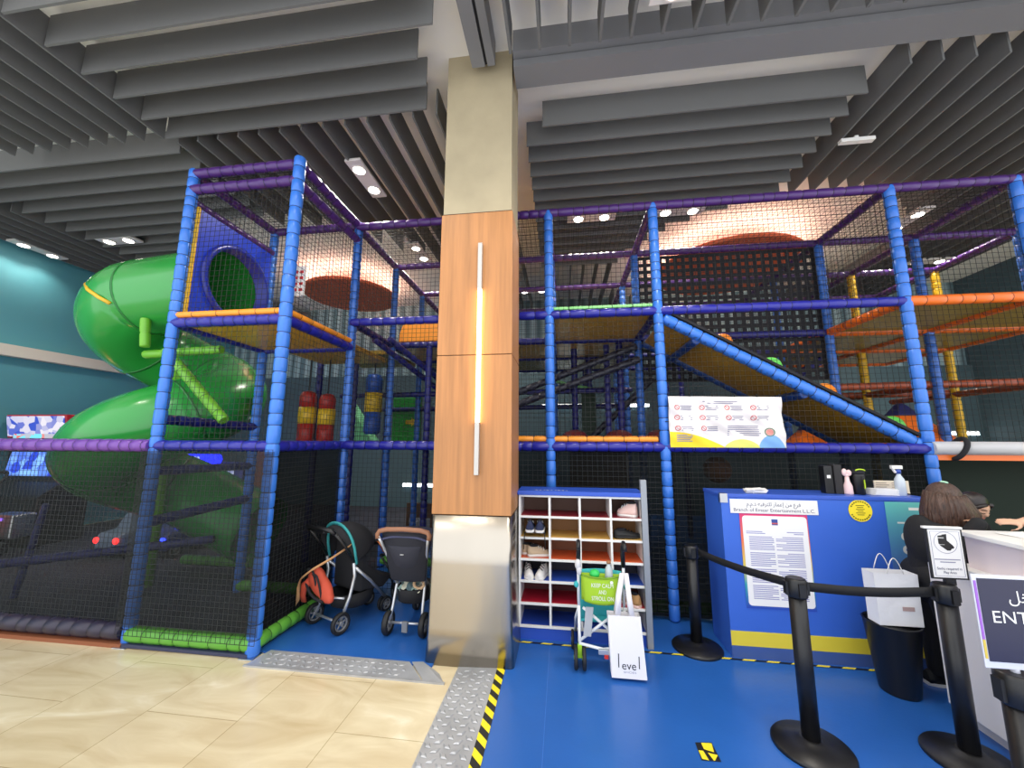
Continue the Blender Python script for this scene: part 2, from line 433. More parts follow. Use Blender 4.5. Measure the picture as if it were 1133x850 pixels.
downlight(-9.0, 5.05, 'y', 'twin ceiling downlight nearest the teal wall', 22)
downlight(-7.23, 4.95, 'x', 'twin ceiling downlight above the top of the green slide')
downlight(-2.4, 4.07, 'y', 'twin ceiling downlight near the column, upper left of it')
downlight(-2.43, 5.97, 'y', 'twin ceiling downlight just left of the column, low near the purple rail')
downlight(.46, 5.22, 'x', 'twin ceiling downlight right of the column, left of the second blue post', z=4.88)
downlight(1.68, 5.22, 'x', 'twin ceiling downlight above the cargo net', z=4.88)
downlight(5.1, 5.93, 'y', 'twin ceiling downlight seen through the net at the upper right')
downlight(1.0, 2.42, 'x', 'twin ceiling downlight at the top edge in front of the long beam', gap=.3)
for x, y, lab in ((-.6, 7.9, 'right of the column, far back'), (-2.2, 8.2, 'left of the column, far back'), (6.6, 7.4, 'far back above the orange decks')): downlight(x, y, 'x', 'added twin fill downlight '+lab, 70)  # three lamps added to brighten the back region
# unseen lamps added out of view to light the floor in front
for x, y in ((-5.2, 1.2), (-3.0, .8), (-1.6, 1.6), (2.4, .9), (4.6, 1.6), (.4, 1.4)):
    downlight(x, y, 'x', 'added unseen twin downlight above the marble floor in front of the play area', 30)
# small ceiling fittings
m = M(); m.box(3.0, 3.33, 4.05, 4.11, 4.83, 4.87); m.box(3.14, 3.18, 4.06, 4.1, 4.87, 4.9)
own(m, 'batten_light', white_p, 'short white batten hanging under the right baffles', 'ceiling fitting', base=(3.16, 4.08, 4.83), bevel=.004)
m = M(); m.box(-.12, .02, 2.05, 2.13, 5.27, 5.3)
for k in range(3): m.box(-.1+k*.04, -.08+k*.04, 2.06, 2.12, 5.262, 5.27, 1)
own(m, 'air_vent', [house, beam_d], 'small square air vent in the white ceiling near the column top', 'vent', base=(-.05, 2.09, 5.262))

# ================================================================== CLIMBING TOWER (left)
def rail(parent, a, b, m_, r=.046, name='rail', seg=.14, n=10):
    k = M(); k.foam(a, b, r, seg, n); return k.build(name, [m_, tie], parent)
def post(parent, x, y, z0, z1, m_=None, r=.049, n=12):
    k = M(); k.foam((x, y, z0), (x, y, z1), r, .125, n); return k.build('post', [m_ or post_blue, tie], parent)
def net(parent, a, b, c, d, pitch=.05, r=.0022, name='safety_net'):
    k = M(); k.net(a, b, c, d, pitch, r); return k.build(name, black_net, parent)
def shade(parent, a, b, c, d, m_):
    k = M(); k.quad(a, b, c, d); return k.build('shade_mesh', m_, parent)
def netv(parent, x0, y0, x1, y1, z0, z1, pitch=.05, r=.0022):
    return net(parent, (x0, y0, z0), (x1, y1, z0), (x1, y1, z1), (x0, y0, z1), pitch, r)

XA, XB, YA, YB = -3.53, -2.41, 2.93, 3.99
tw = thing('climbing_tower', 'tall netted climbing tower with bright blue padded posts left of the column', 'climbing tower', (-2.97, 3.45, 0))
post(tw, XA, YA, .02, 4.26); post(tw, XB, YA, 0.0, 4.28, r=.053)
post(tw, XA, YB, .02, 4.24); post(tw, XB, YB, .02, 4.26, post_mid)
for z, mm in ((4.22, purple), (2.71, navy), (1.60, navy)):
    rail(tw, (XA, YA, z), (XB, YA, z), mm); rail(tw, (XB, YA, z), (XB, YB, z), mm)
    rail(tw, (XA, YB, z), (XB, YB, z), mm if z > 2 else indigo); rail(tw, (XA, YA, z), (XA, YB, z), mm if z > 2 else indigo)
rail(tw, (XA, YA, 4.05), (XB, YA, 4.05), purple, .048); rail(tw, (XB, YA, 4.03), (XB, YB, 4.03), purple, .045); rail(tw, (XA, YA, 3.93), (XA, YB, 3.93), purple, .045)
rail(tw, (XA, YA, 1.83), (XA, YB, 1.80), indigo, .045); rail(tw, (XA, YA, .95), (XA, YB, 1.0), indigo, .045); rail(tw, (XA, YA, 1.38), (XA, YB, 1.36), indigo, .04)
rail(tw, (XA, YA, .085), (XB, YA, .085), greenv, .06, 'base_pad'); rail(tw, (XB, YA, .085), (XB, YB, .085), greenv, .055, 'base_pad'); rail(tw, (XA, YB, .085), (XB, YB, .085), greenv, .055, 'base_pad')
m = M(); m.box(XA+.05, XB-.05, YA+.04, YB-.04, 2.70, 2.765); m.build('deck', yellow_deck, tw, bevel=.008)
m = M(); m.foam((XA, YA, 2.785), (XB, YA, 2.785), .03, .2, 8); m.build('edge_pad', [orange_pad, tie], tw)
m = M(); m.foam((XB, YA, 2.785), (XB, YB, 2.785), .03, .2, 8); m.build('edge_pad', [orange_pad, tie], tw)
netv(tw, XA, YA, XB, YA, 1.66, 2.66); netv(tw, XA, YA, XB, YA, 2.8, 4.2)
netv(tw, XB, YA, XB, YB, 1.66, 2.66); netv(tw, XB, YA, XB, YB, 2.8, 4.2)
netv(tw, XA, YB, XB, YB, 2.8, 4.2); netv(tw, XA, YA, XA, YB, 3.93, 4.2)
net(tw, (XA, YA, 4.23), (XB, YA, 4.23), (XB, YB, 4.23), (XA, YB, 4.23))
netv(tw, XA-.06, YA-.066, XB+.06, YA-.066, .1, 1.57, .042); netv(tw, XB, YA, XB, YB, .1, 1.58, .042)
shade(tw, (XA-.06, YA-.064, .16), (XB+.075, YA-.064, .16), (XB+.075, YA-.064, 1.555), (XA-.06, YA-.064, 1.555), mesh_left)
shade(tw, (XB, YA, .06), (XB, YB, .06), (XB, YB, 1.58), (XB, YA, 1.58), mesh_dark)
# dark strip with floor brackets under the front
m = M(); m.box(XA, XB, YA-.055, YA+.05, .006, .03); m.build('base_strip', mat('base_strip_blue', (50, 54, 84), .5), tw)
for x in (XA, XB):
    m = M(); m.box(x-.06, x+.06, YA-.075, YA+.05, 0.0, .008); m.build('foot_plate', chrome, tw, bevel=.003)
# blue square panel with the round slide mouth
panel_blue = mat('slide_panel_blue', (38, 66, 196), .3)
ym, zm, rm = 3.50, 3.31, .37
def ring_plate(x0, x1, ya, yb, za, zb, n=48):
    m = M(); sq = []; ci = []
    for k in range(n):
        a = 2*PI*k/n; c_, s_ = math.cos(a), math.sin(a); q = 1/max(abs(c_), abs(s_))
        sq.append(((ya+yb)/2+(yb-ya)/2*c_*q, (za+zb)/2+(zb-za)/2*s_*q)); ci.append((ym+rm*c_, zm+rm*s_))
    rr = [[(x1, y, z) for y, z in ci], [(x1, y, z) for y, z in sq], [(x0, y, z) for y, z in sq], [(x0, y, z) for y, z in ci], [(x1, y, z) for y, z in ci]]
    m.rings(rr, caps=False, sm=False); return m
ring_plate(-3.57, -3.49, 3.0, 3.93, 2.785, 3.89).build('slide_panel', panel_blue, tw)
m = M(); m.lathe([(rm+.055, .0), (rm+.06, .02), (rm+.03, .035), (rm, .03), (rm-.005, -.1), (rm-.01, -.1), (rm+.055, -.1)], (-3.49, ym, zm), 48, axis=(1, 0, 0), caps=False); m.build('slide_mouth', mat('slide_mouth_blue', (28, 44, 150), .3), tw)
m = M(); m.foam((-3.5, 2.985, 2.8), (-3.5, 2.985, 3.9), .022, .2, 8, False); m.build('edge_strip', yellowv, tw)

# rules sheet tied in the tower's back net
t = thing('rules_sheet', 'small white rules sheet tied to the net inside the left tower', 'sign', (-3.12, 3.965, 3.3))
m = M(); m.box(-3.2, -3.04, 3.96, 3.965, 3.36, 3.74); m.build('sheet', paper, t)
m = M()
for i in range(4):
    for j in range(2): m.box(-3.185+j*.07, -3.14+j*.07, 3.957, 3.96, 3.42+i*.075, 3.455+i*.075)
m.build('red_marks', red_ink, t)

# green spiral slide
slide_g = mat('slide_green', (44, 150, 62), .24, coat=.3); bar_g = mat('slide_bar_green', (110, 180, 50), .35)
t = thing('spiral_slide', 'large glossy green spiral tube slide beside the left tower', 'slide', (-4.66, 4.1, 0))
R_, r_, cxx, y0 = .52, .405, -4.66, ym
path = []
for k in range(16): path.append((-3.56+(cxx+3.56)*k/16, y0, zm-.10*k/16))
for k in range(0, 131):
    a = 3*PI*k/130; th = -PI/2-a
    path.append((cxx+R_*math.cos(th), y0+R_+R_*math.sin(th), zm-.10-1.55*a/(2*PI)))
ex = path[-1]
for k in range(1, 9): path.append((ex[0]+.11*k, ex[1], ex[2]-.045*k))
m = M(); m.tube(path, r_, 32, caps=False, upv=(0, 0, 1)); m.build('tube', slide_g, t, solid=.012)
m = M()
def flange(i):
    p, q = V(path[i-1]), V(path[i+1]); d = (q-p).normalized()
    m.lathe([(r_+.004, -.012), (r_+.012, -.01), (r_+.012, .01), (r_+.004, .012)], path[i], 40, axis=d, caps=False)
for i in (14, 38, 62, 88, 112, 136): flange(i)
m.build('flange', mat('slide_green_dark', (34, 116, 50), .35), t)
m = M(); pa = []
for k in range(9):
    a = -.55+k*.05; pa.append((cxx+.62-.13*k, y0-r_-.008+.002*k*k*.4, 3.1-.018*k))
m = M(); m.tube([(-4.55, 3.13, 3.02), (-4.65, 3.09, 3.08), (-4.8, 3.09, 3.17), (-4.95, 3.16, 3.27)], .018, 8, flat=.4); m.build('decal_stripe', yellowv, t)
m = M(); m.foam((-4.42, 3.42, 2.55), (-3.5, 3.42, 2.58), .045, .2, 10); m.build('support_arm', [bar_g, tie], t)
m = M(); m.foam((-4.28, 3.3, 2.6), (-4.3, 3.28, 2.9), .045, .2, 10, False); m.build('support_arm', [bar_g, tie], t)
m = M(); m.foam((-4.0, 3.28, 2.55), (-3.16, 3.2, 1.83), .048, .2, 10); m.build('support_arm', [bar_g, tie], t)
m = M(); m.foam((-4.9, 4.6, .12), (-3.7, 4.6, .12), .06, .2, 10); m.build('landing_pad', [greenv, tie], t)
m = M(); m.tube([(cxx-.05, y0+R_, 0), (cxx-.05, y0+R_, 2.6)], .06, 14); m.build('pole', bar_g, t)

# barrier along the arcade side
t = thing('barrier_fence', 'purple railed mesh barrier at the far left with a dark base pad', 'barrier', (-4.9, 2.93, 0))
rail(t, (-6.4, 2.93, 1.6), (XA-.05, 2.93, 1.6), mat('rail_vinyl_violet', (112, 66, 158), .3), .055)
rail(t, (-6.4, 2.93, .1), (XA-.05, 2.93, .1), mat('pad_dark_violet', (44, 38, 58), .4), .065, 'base_pad')
m = M(); m.box(-6.4, XA, 2.87, 2.98, 0.0, .03); m.build('base_strip', mat('base_strip_brown', (140, 82, 52), .6), t)
shade(t, (-6.4, 2.93, .06), (XA, 2.93, .06), (XA, 2.93, 1.58), (-6.4, 2.93, 1.58), mesh_left)
netv(t, -6.4, 2.925, XA, 2.925, .1, 1.58, .042)
k = M(); k.foam((-5.62, 3.6, .95), (-5.66, 3.5, .02), .03, .2, 8); k.build('brace', [indigo, tie], t)
k = M(); k.foam((-5.9, 2.97, .42), (-4.0, 4.1, .52), .045, .2, 8); k.build('brace', [indigo, tie], t)

# ================================================================== CLIMBING FRAME (middle and right)
fr = thing('soft_play_structure', 'wide netted climbing frame of blue posts behind the column and counters', 'climbing frame', (1.0, 5.0, 0))
XS = [-2.41, -1.27, -.125, 1.0, 2.15, 3.29, 4.38, 5.5]; YS = [3.96, 5.04, 6.1, 7.16]
ZT, ZU, ZM = 4.19, 3.0, 1.6
# posts: front row then rows behind
for i in (1, 2, 3, 5, 6): post(fr, XS[i], YS[0], .02, ZT+.02, post_blue)
for j in (1, 2, 3):
    for i in (0, 1, 2, 3, 5, 6, 7):
        if j == 3 and i > 3: continue
        back_yellow = i >= 6 and j >= 2
        post(fr, XS[i], YS[j], .02, ZT+.02, yellowv if back_yellow else post_mid, n=8)
for x, y in ((-2.95, 5.04), (-3.5, 5.04), (-2.95, 6.1), (-1.85, 6.1), (-1.85, 5.04), (.43, 6.1), (.43, 7.16), (1.6, 6.1), (2.15, 7.16)): post(fr, x, y, .02, 2.98, indigo, .046, 8)
for y, z in ((5.6, 2.35), (6.5, 2.2)): rail(fr, (-3.5, y, z), (1.0, y, z+.04), indigo, .04, n=8)
rail(fr, (-2.41, 4.5, 2.95), (-1.4, 6.6, 1.95), indigo, .04, 'ramp_rail', n=8); rail(fr, (-2.2, 4.5, 2.95), (-1.2, 6.6, 1.95), indigo, .04, 'ramp_rail', n=8)
for x, y in ((4.75, 6.6), (4.1, 7.6), (5.1, 7.1)): post(fr, x, y, 1.6, 3.0, yellowv, .05, 8)
# rails across
xl = [(0, 1), (1, 2), (2, 3), (3, 5), (5, 6), (6, 7)]
for j, y in enumerate(YS):
    for a, b in xl:
        n = 10 if j == 0 else 8
        rail(fr, (XS[a], y, ZT), (XS[b], y, ZT), purple, n=n)
        if not (a >= 5): rail(fr, (XS[a], y, ZU), (XS[b], y, ZU), navy if j == 0 else indigo, n=n)
        else: rail(fr, (XS[a], y, ZU), (XS[b], y, ZU), orangev, .05, n=n)
        if j == 0 and a < 5: rail(fr, (XS[a], y, ZM), (XS[b], y, ZM), navy, .048)
# rails running away
for i, x in enumerate(XS):
    if i == 4: continue
    for j in range(3):
        rail(fr, (x, YS[j], ZT), (x, YS[j+1], ZT), purple, n=8)
        if i <= 3 and not (i < 3 and j == 0 and i in (1,)): rail(fr, (x, YS[j], ZU), (x, YS[j+1], ZU), indigo, n=8)
        if i >= 5: rail(fr, (x, YS[j], ZU), (x, YS[j+1], ZU), orangev, .05, n=8)
for y in YS[1:3]: rail(fr, (XS[5], y+.05, 2.32), (XS[7], y+.05, 2.36), mat('vinyl_rust', (150, 66, 34), .4), .045, n=8)
rail(fr, (XS[6], YS[1], 2.33), (XS[6], YS[3], 2.33), mat('vinyl_rust', (150, 66, 34), .4), .045, n=8); rail(fr, (XS[7], YS[1], 2.33), (XS[7], YS[3], 2.33), mat('vinyl_rust', (150, 66, 34), .4), .045, n=8)
# decks
def deck(x0, x1, y0, y1, z, mm=yellow_deck):
    k = M(); k.box(x0+.05, x1-.05, y0+.04, y1-.04, z-.01, z+.05); k.build('deck', mm, fr, bevel=.008)
olive = mat('deck_olive', (150, 128, 40), .4, noise=(2, .08))
deck(XS[2], XS[3], YS[0], YS[1], ZU); deck(XS[2], XS[3], YS[1], YS[2], ZU); deck(XS[1], XS[2], YS[1], YS[2], ZU)
deck(XS[0], XS[1], YS[1], YS[2], ZU); deck(XS[0], XS[1], YS[2], YS[3], ZU, olive); deck(XS[1], XS[3], YS[2], YS[3], ZU, olive)
for a, b in ((5, 6), (6, 7)):
    for j in range(3): deck(XS[a], XS[b], YS[j], YS[j+1], ZU, olive)
deck(-3.48, XS[0], YS[0]+.1, YS[1], 2.75); deck(-3.48, XS[0], YS[1], YS[2], 2.9, olive)
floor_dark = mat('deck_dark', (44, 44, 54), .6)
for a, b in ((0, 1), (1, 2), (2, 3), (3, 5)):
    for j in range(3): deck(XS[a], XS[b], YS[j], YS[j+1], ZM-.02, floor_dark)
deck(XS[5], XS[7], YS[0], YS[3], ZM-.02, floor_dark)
# foam strips on the deck edges
def strip(a, b, mm, r=.028):
    k = M(); k.foam(a, b, r, .2, 8); k.build('edge_pad', [mm, tie], fr)
strip((XS[1]+.3, YS[0]+.02, ZM+.075), (XS[3]-.06, YS[0]+.02, ZM+.075), orange_pad, .032)
strip((XS[2], YS[0]+.02, ZU+.07), (XS[3], YS[0]+.02, ZU+.07), mat('pad_light_green', (140, 214, 130), .4), .022)
strip((XS[2], YS[1], ZU-.55), (XS[3]-.2, YS[2]+.3, ZU-.55), mat('pad_light_green', (140, 214, 130), .4), .022)
# nets
for a, b in ((1, 2), (2, 3), (3, 5), (5, 6)):
    netv(fr, XS[a], YS[0], XS[b], YS[0], ZU+.05, ZT)
    netv(fr, XS[a], YS[0], XS[b], YS[0], ZM+.05, ZU)
netv(fr, XS[0], YS[0], XS[1], YS[0], ZU, ZT); netv(fr, XS[0], YS[0], XS[1], YS[0], ZM, ZU)
for j in range(3):
    netv(fr, XS[0], YS[j], XS[0], YS[j+1], ZU, ZT); netv(fr, XS[0], YS[j], XS[0], YS[j+1], ZM, ZU)
    netv(fr, XS[5], YS[j], XS[5], YS[j+1], ZU, ZT, .06)
for a, b in ((0, 1), (1, 2), (2, 3), (3, 5), (5, 6)):
    net(fr, (XS[a], YS[0], ZT), (XS[b], YS[0], ZT), (XS[b], YS[1], ZT), (XS[a], YS[1], ZT), .06)
    netv(fr, XS[a], YS[3], XS[b], YS[3], ZM, ZT, .08, .0028)
    netv(fr, XS[a], YS[2], XS[b], YS[2], ZM, ZU, .08, .0024)
netv(fr, XS[6], YS[0], XS[7], YS[0], ZU, ZT)
# shade mesh of the ground storey
netv(fr, XS[0], YS[0], XS[5], YS[0], .1, 1.56, .05, .002)
shade(fr, (XS[1], YS[0], .05), (XS[3], YS[0], .05), (XS[3], YS[0], 1.57), (XS[1], YS[0], 1.57), mesh_dark)
shade(fr, (XS[3], YS[0], .05), (XS[5], YS[0], .05), (XS[5], YS[0], 1.57), (XS[3], YS[0], 1.57), mesh_dark)
rail(fr, (XS[2], YS[0]+.12, .09), (XS[5], YS[0]+.12, .09), greenv, .055, 'base_pad'); rail(fr, (XS[0], YS[1], .09), (XS[1], YS[1], .09), greenv, .055, 'base_pad')
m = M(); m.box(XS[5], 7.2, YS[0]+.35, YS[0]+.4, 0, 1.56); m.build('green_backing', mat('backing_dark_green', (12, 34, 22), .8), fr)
# grey padded pipe with a black strap on the right
m = M(); m.tube([(XS[5], YS[0]-.02, 1.605), (5.6, YS[0]-.02, 1.605)], .06, 16); m.build('grey_pipe', mat('pipe_grey', (196, 196, 200), .35), fr)
m = M(); m.tube([(3.5+.05*math.cos(a), YS[0]-.02+.075*math.sin(a*1.0), 1.60+.09*math.cos(a)) for a in [k*2*PI/20 for k in range(21)]], .02, 8); m.build('strap', black_fabric, fr)
m = M(); m.box(XS[5], 5.6, YS[0]-.03, YS[0]+.03, 1.5, 1.55); m.build('orange_kerb', orangev, fr)
# dark inner ramp rails, ladder posts
dk = mat('inner_rail_dark', (34, 34, 50), .35)
for a, b in (((-1.0, 4.9, 2.12), (.95, 4.9, 2.86)), ((-1.0, 4.75, 1.95), (.95, 4.75, 2.66)), ((.35, 5.6, 1.65), (1.3, 5.6, 2.55))):
    rail(fr, a, b, dk, .045, 'ramp_rail', n=8)
for x, y in ((.18, 5.5), (.62, 5.3), (.78, 5.2)): post(fr, x, y, 1.6, 3.0, indigo, .045, 8)
m = M(); m.box(.30, .52, 6.0, 6.06, 1.62, 2.45); m.build('green_pad_panel', mat('pad_panel_dark_green', (26, 52, 34), .6), fr)
rail(fr, (2.6, 6.2, 2.05), (4.0, 6.2, 2.95), navy, .06, 'ramp_rail', n=8)

# right and lower back enclosure
wall_low = mat('wall_back_slate', (74, 98, 106), .6, noise=(.7, .1))
m = M(); m.box(-9.2, 8.9, 9.4, 9.49, 0, 3.35)
struct('wall_back_lower', m, wall_low, 'darker slate green lower part of the far back wall', 'wall')
m = M(); m.box(8.9, 9.0, 4.2, 9.65, 0, 5.3)
struct('wall_right', m, mat('wall_right_slate', (74, 96, 104), .6, noise=(.6, .08)), 'slate teal wall behind the right end of the climbing frame', 'wall')
# strip lamps on the lower back wall
for i, (x, z, l) in enumerate(((.1, 2.5, 1.2), (1.5, 2.5, 1.1), (-3.9, 1.83, .55), (-2.9, 1.83, .6), (-3.5, .55, 1.0), (6.9, 1.85, 1.3), (8.3, 1.85, .9), (3.6, 1.85, 1.0), (.3, 1.75, .6))):
    t = thing('strip_lamp', ['white strip lamp on the back wall right of the column, left of a pair', 'white strip lamp on the back wall right of the column, right of a pair', 'short white strip lamp on the back wall behind the blue and yellow punch bag', 'short white strip lamp on the back wall just left of the column', 'low white strip lamp on the back wall behind the strollers', 'white strip lamp on the back wall under the orange decks', 'white strip lamp on the back wall at the right picture edge', 'white strip lamp on the back wall beneath the yellow ramp', 'small white strip lamp on the back wall between the dark domes'][i], 'strip lamp', (x, 9.4, z), 'strip lamps on the back wall')
    m = M(); m.box(x-l/2, x+l/2, 9.34, 9.4, z-.02, z+.06); m.build('lamp_body', house, t)
    m = M(); m.box(x-l/2+.01, x+l/2-.01, 9.325, 9.34, z-.03, z+.04); m.build('glowing_tube', mat('cool_tube', (240, 250, 255), .5, emit=((235, 248, 255), 5)), t)

# ================================================================== THINGS ON THE FRAME
# yellow climbing ramp
t = thing('climbing_ramp', 'long yellow padded ramp with blue side rails descending to the right', 'ramp', (2.1, 4.5, 1.62))
P0, P1 = V(1.06, 0, 2.95), V(3.24, 0, 1.66); d = (P1-P0); nrm = V(-d.z, 0, d.x).normalized()
if nrm.z < 0: nrm = -nrm
m = M(); c_ = (P0+P1)/2+V(0, 4.5, 0); m.obox(c_, d/2*.985, V(0, .47, 0), nrm*.025); m.build('ramp_board', mat('ramp_yellow', (216, 160, 44), .35, noise=(2, .1)), t, bevel=.01)
m = M(); m.foam(P0+V(0, 4.0, -.02), P1+V(0, 4.0, -.02), .058, .14, 12); m.build('side_rail', [post_blue, tie], t)
m = M(); m.foam(P0+V(0, 5.0, -.02), P1+V(0, 5.0, -.02), .055, .14, 10); m.build('side_rail', [mat('rail_dark_blue', (34, 70, 140), .4), tie], t)
m = M(); m.obox((P0+P1)/2+V(0, 3.98, 0)+nrm*.055, d/2*.98, V(0, .025, 0), nrm*.012); m.build('rubber_edge', black_fabric, t)
for q in (.16, .6):
    p = P0+d*q-nrm*.07; m = M(); m.foam(p+V(0, 4.0, 0), p+V(0, 5.0, 0), .045, .14, 8); m.build('cross_bar', [mat('rail_dark_blue', (34, 70, 140), .4), tie], t)
grip_o = mat('grip_orange', (244, 140, 40), .4); grip_g = mat('grip_green', (108, 214, 96), .4)
for q, yy, mm in ((.3, 4.5, grip_o), (.51, 4.5, grip_g), (.73, 4.5, grip_o), (.99, 4.5, grip_g)):
    c_ = P0+d*(q-.03)+V(0, yy-.28, 0)+nrm*.03
    m = M(); rot = Matrix((d.normalized(), V(0, 1, 0), nrm)).transposed()
    m.ell(c_, (.13, .13, .19), rot, 18, 6, z0=0); m.build('grip_dome', mm, t)
# black cargo net
m = M()
for i in range(23):
    x = 1.05+i*.1; m.box(x-.024, x+.024, 5.10, 5.106, 2.42, 4.14)
for i in range(18):
    z = 2.44+i*.1; m.box(1.02, 3.27, 5.094, 5.10, z-.024, z+.024)
own(m, 'cargo_net', black_fabric, 'black webbing cargo net hanging behind the yellow ramp', 'cargo net', base=(2.1, 5.1, 2.42))
# pyramid and block
navy_c = mat('block_navy', (34, 38, 92), .4)
def pyramid(cx, cy, b, z0, z1, tip, label):
    t = thing('foam_pyramid', label, 'foam block', (cx, cy, z0))
    zt = z0+(z1-z0)*(1-tip); bt = b*tip*1.05
    m = M(); m.rings([[(cx-b, cy-b, z0), (cx+b, cy-b, z0), (cx+b, cy+b, z0), (cx-b, cy+b, z0)], [(cx-bt, cy-bt, zt), (cx+bt, cy-bt, zt), (cx+bt, cy+bt, zt), (cx-bt, cy+bt, zt)]], sm=False); m.build('body', orangev, t, bevel=.01)
    q = bt*1.06; e = .03
    m = M(); m.rings([[(cx-q, cy-q, zt), (cx+q, cy-q, zt), (cx+q, cy+q, zt), (cx-q, cy+q, zt)], [(cx-e, cy-e, z1), (cx+e, cy-e, z1), (cx+e, cy+e, z1), (cx-e, cy+e, z1)]], sm=False); m.build('tip', navy_c, t, bevel=.01)
pyramid(4.2, 5.35, .36, 1.63, 2.14, .30, 'orange foam pyramid with a navy tip beside the foot of the ramp')
pyramid(3.36, 5.85, .2, 1.63, 1.9, .3, 'small orange foam pyramid under the yellow ramp, right of the banner')
# dark red domes on the middle deck
dome_m = mat('dome_maroon', (92, 34, 36), .35)
for x, r, lab in ((.148, .19, 'dark red padded dome on the middle deck nearest the column'), (.682, .2, 'dark red padded dome on the middle deck, middle one of three'), (1.13, .16, 'dark red padded dome on the middle deck beside the banner')):
    m = M(); m.ell((x, 4.8, 1.635), (r, r, .16), None, 20, 8, z0=0); own(m, 'padded_dome', dome_m, lab, 'padded dome', 'dark red domes', base=(x, 4.8, 1.635))
# punch bags
bag_red = mat('bag_red', (168, 40, 36), .4, bump=(14, .5)); bag_yel = mat('bag_yellow', (226, 186, 40), .4, bump=(14, .4)); bag_blue = mat('bag_blue', (30, 84, 176), .35)
def punch_bag(x, y, z0, z1, r, ends, band, label):
    t = thing('punch_bag', label, 'punch bag', (x, y, z0), 'hanging punch bags')
    h = z1-z0; a, b = z0+h*.36, z0+h*.68
    m = M(); m.lathe([(r*.75, z0), (r, z0+.03), (r*.98, a)], (x, y, 0), 20); m.build('lower_section', ends, t)
    m = M(); m.lathe([(r*1.02, a), (r*1.04, (a+b)/2), (r*1.02, b)], (x, y, 0), 20); m.build('middle_band', band, t)
    m = M(); m.lathe([(r*.98, b), (r, z1-.08), (r*.8, z1-.02), (r*.3, z1)], (x, y, 0), 20); m.build('upper_section', ends, t)
    m = M(); m.tube([(x, y, z1-.01), (x, y, 2.745 if y < 5 else 2.9)], .012, 6); m.build('rope', black_fabric, t)
punch_bag(-3.40, 4.7, 1.62, 2.31, .108, bag_red, bag_yel, 'left red punch bag with a yellow band under the left tower')
punch_bag(-3.12, 4.7, 1.62, 2.27, .103, bag_red, bag_yel, 'right red punch bag with a yellow band under the left tower')
punch_bag(-2.73, 5.2, 1.74, 2.62, .118, bag_blue, bag_yel, 'blue punch bag with a yellow band left of the column')
# green arrow panel
t = thing('arrow_panel', 'bright green upright mat with a yellow arrow left of the column', 'mat panel', (-2.78, 6.5, 1.64))
m = M(); m.box(-3.03, -2.5, 6.5, 6.56, 1.64, 2.42); m.build('mat', mat('mat_green', (32, 156, 52), .4), t, bevel=.01)
m = M(); m.prism([(-.1, -.035), (.01, -.035), (.01, -.075), (.11, 0), (.01, .075), (.01, .035), (-.1, .035)], (-2.68, 6.495, 1.98), (1, 0, 0), (0, 0, 1), (0, .006, 0)); m.build('arrow', yellowv, t)
t = thing('green_wedge', 'pale green padded wedge beside the green arrow mat', 'foam block', (-3.3, 6.2, 1.64))
m = M(); m.prism([(-.25, 0), (.25, 0), (-.25, .7)], (-3.55, 6.3, 1.64), (1, 0, 0), (0, 0, 1), (0, .3, 0)); m.build('wedge', mat('wedge_green', (120, 206, 150), .45), t, bevel=.01)
# orange rounded pad
pad = [(0, 0), (.62, 0), (.62, .36), (.2, .36), (.12, .33), (.05, .24), (.01, .12)]
m = M(); m.prism(pad, (-2.33, 5.06, 3.06), (1, 0, 0), (0, 0, 1), (0, .07, 0))
own(m, 'rounded_pad', orange_pad, 'orange rounded corner pad on the upper deck just left of the column', 'pad', base=(-2.0, 5.1, 3.06), bevel=.01)
# orange ball and red mats low behind the mesh
m = M(); m.ell((1.63, 4.4, 1.36), (.14, .14, .14), None, 18, 12); own(m, 'foam_ball', grip_o, 'orange foam ball dimly seen through the black mesh left of the counter', 'ball', base=(1.63, 4.4, 1.22))
m = M(); m.obox((3.05, 5.75, 2.35), V(.22, 0, .12), V(0, .25, 0), V(-.02, 0, .03)); own(m, 'red_mat', mat('mat_red', (170, 50, 36), .45), 'red sloping mat behind the ramp above the banner', 'mat', base=(3.05, 5.75, 2.2), bevel=.01)
t = thing('wooden_board', 'plain brown board behind the mesh above the shoe rack', 'board', (.36, 4.06, 0))
m = M(); m.box(.07, .66, 4.05, 4.08, .014, 1.55); m.build('panel', mat('board_brown', (92, 62, 38), .6, noise=(3, .15)), t, bevel=.004)
m = M(); m.tube([(.645, 4.045, 1.1), (.64, 4.045, 1.55)], .006, 6); m.build('edge_wire', white_p, t)
m = M(); m.box(.645, .695, 3.42, 3.47, .012, 1.33); own(m, 'gate_post', mat('gate_grey', (150, 154, 160), .4, .3), 'slim grey metal gate post beside the shoe rack', 'gate post', base=(.67, 3.445, .012), bevel=.004)
m = M(); m.box(-2.9, -2.4, 7.0, 7.05, .25, .5); m.box(-2.9, -2.86, 7.0, 7.05, .012, .25); m.box(-2.44, -2.4, 7.0, 7.05, .012, .25)
own(m, 'low_bench', mat('bench_brown', (96, 66, 44), .6), 'low brown bench seen through the net behind the strollers', 'bench', base=(-2.65, 7, .012))

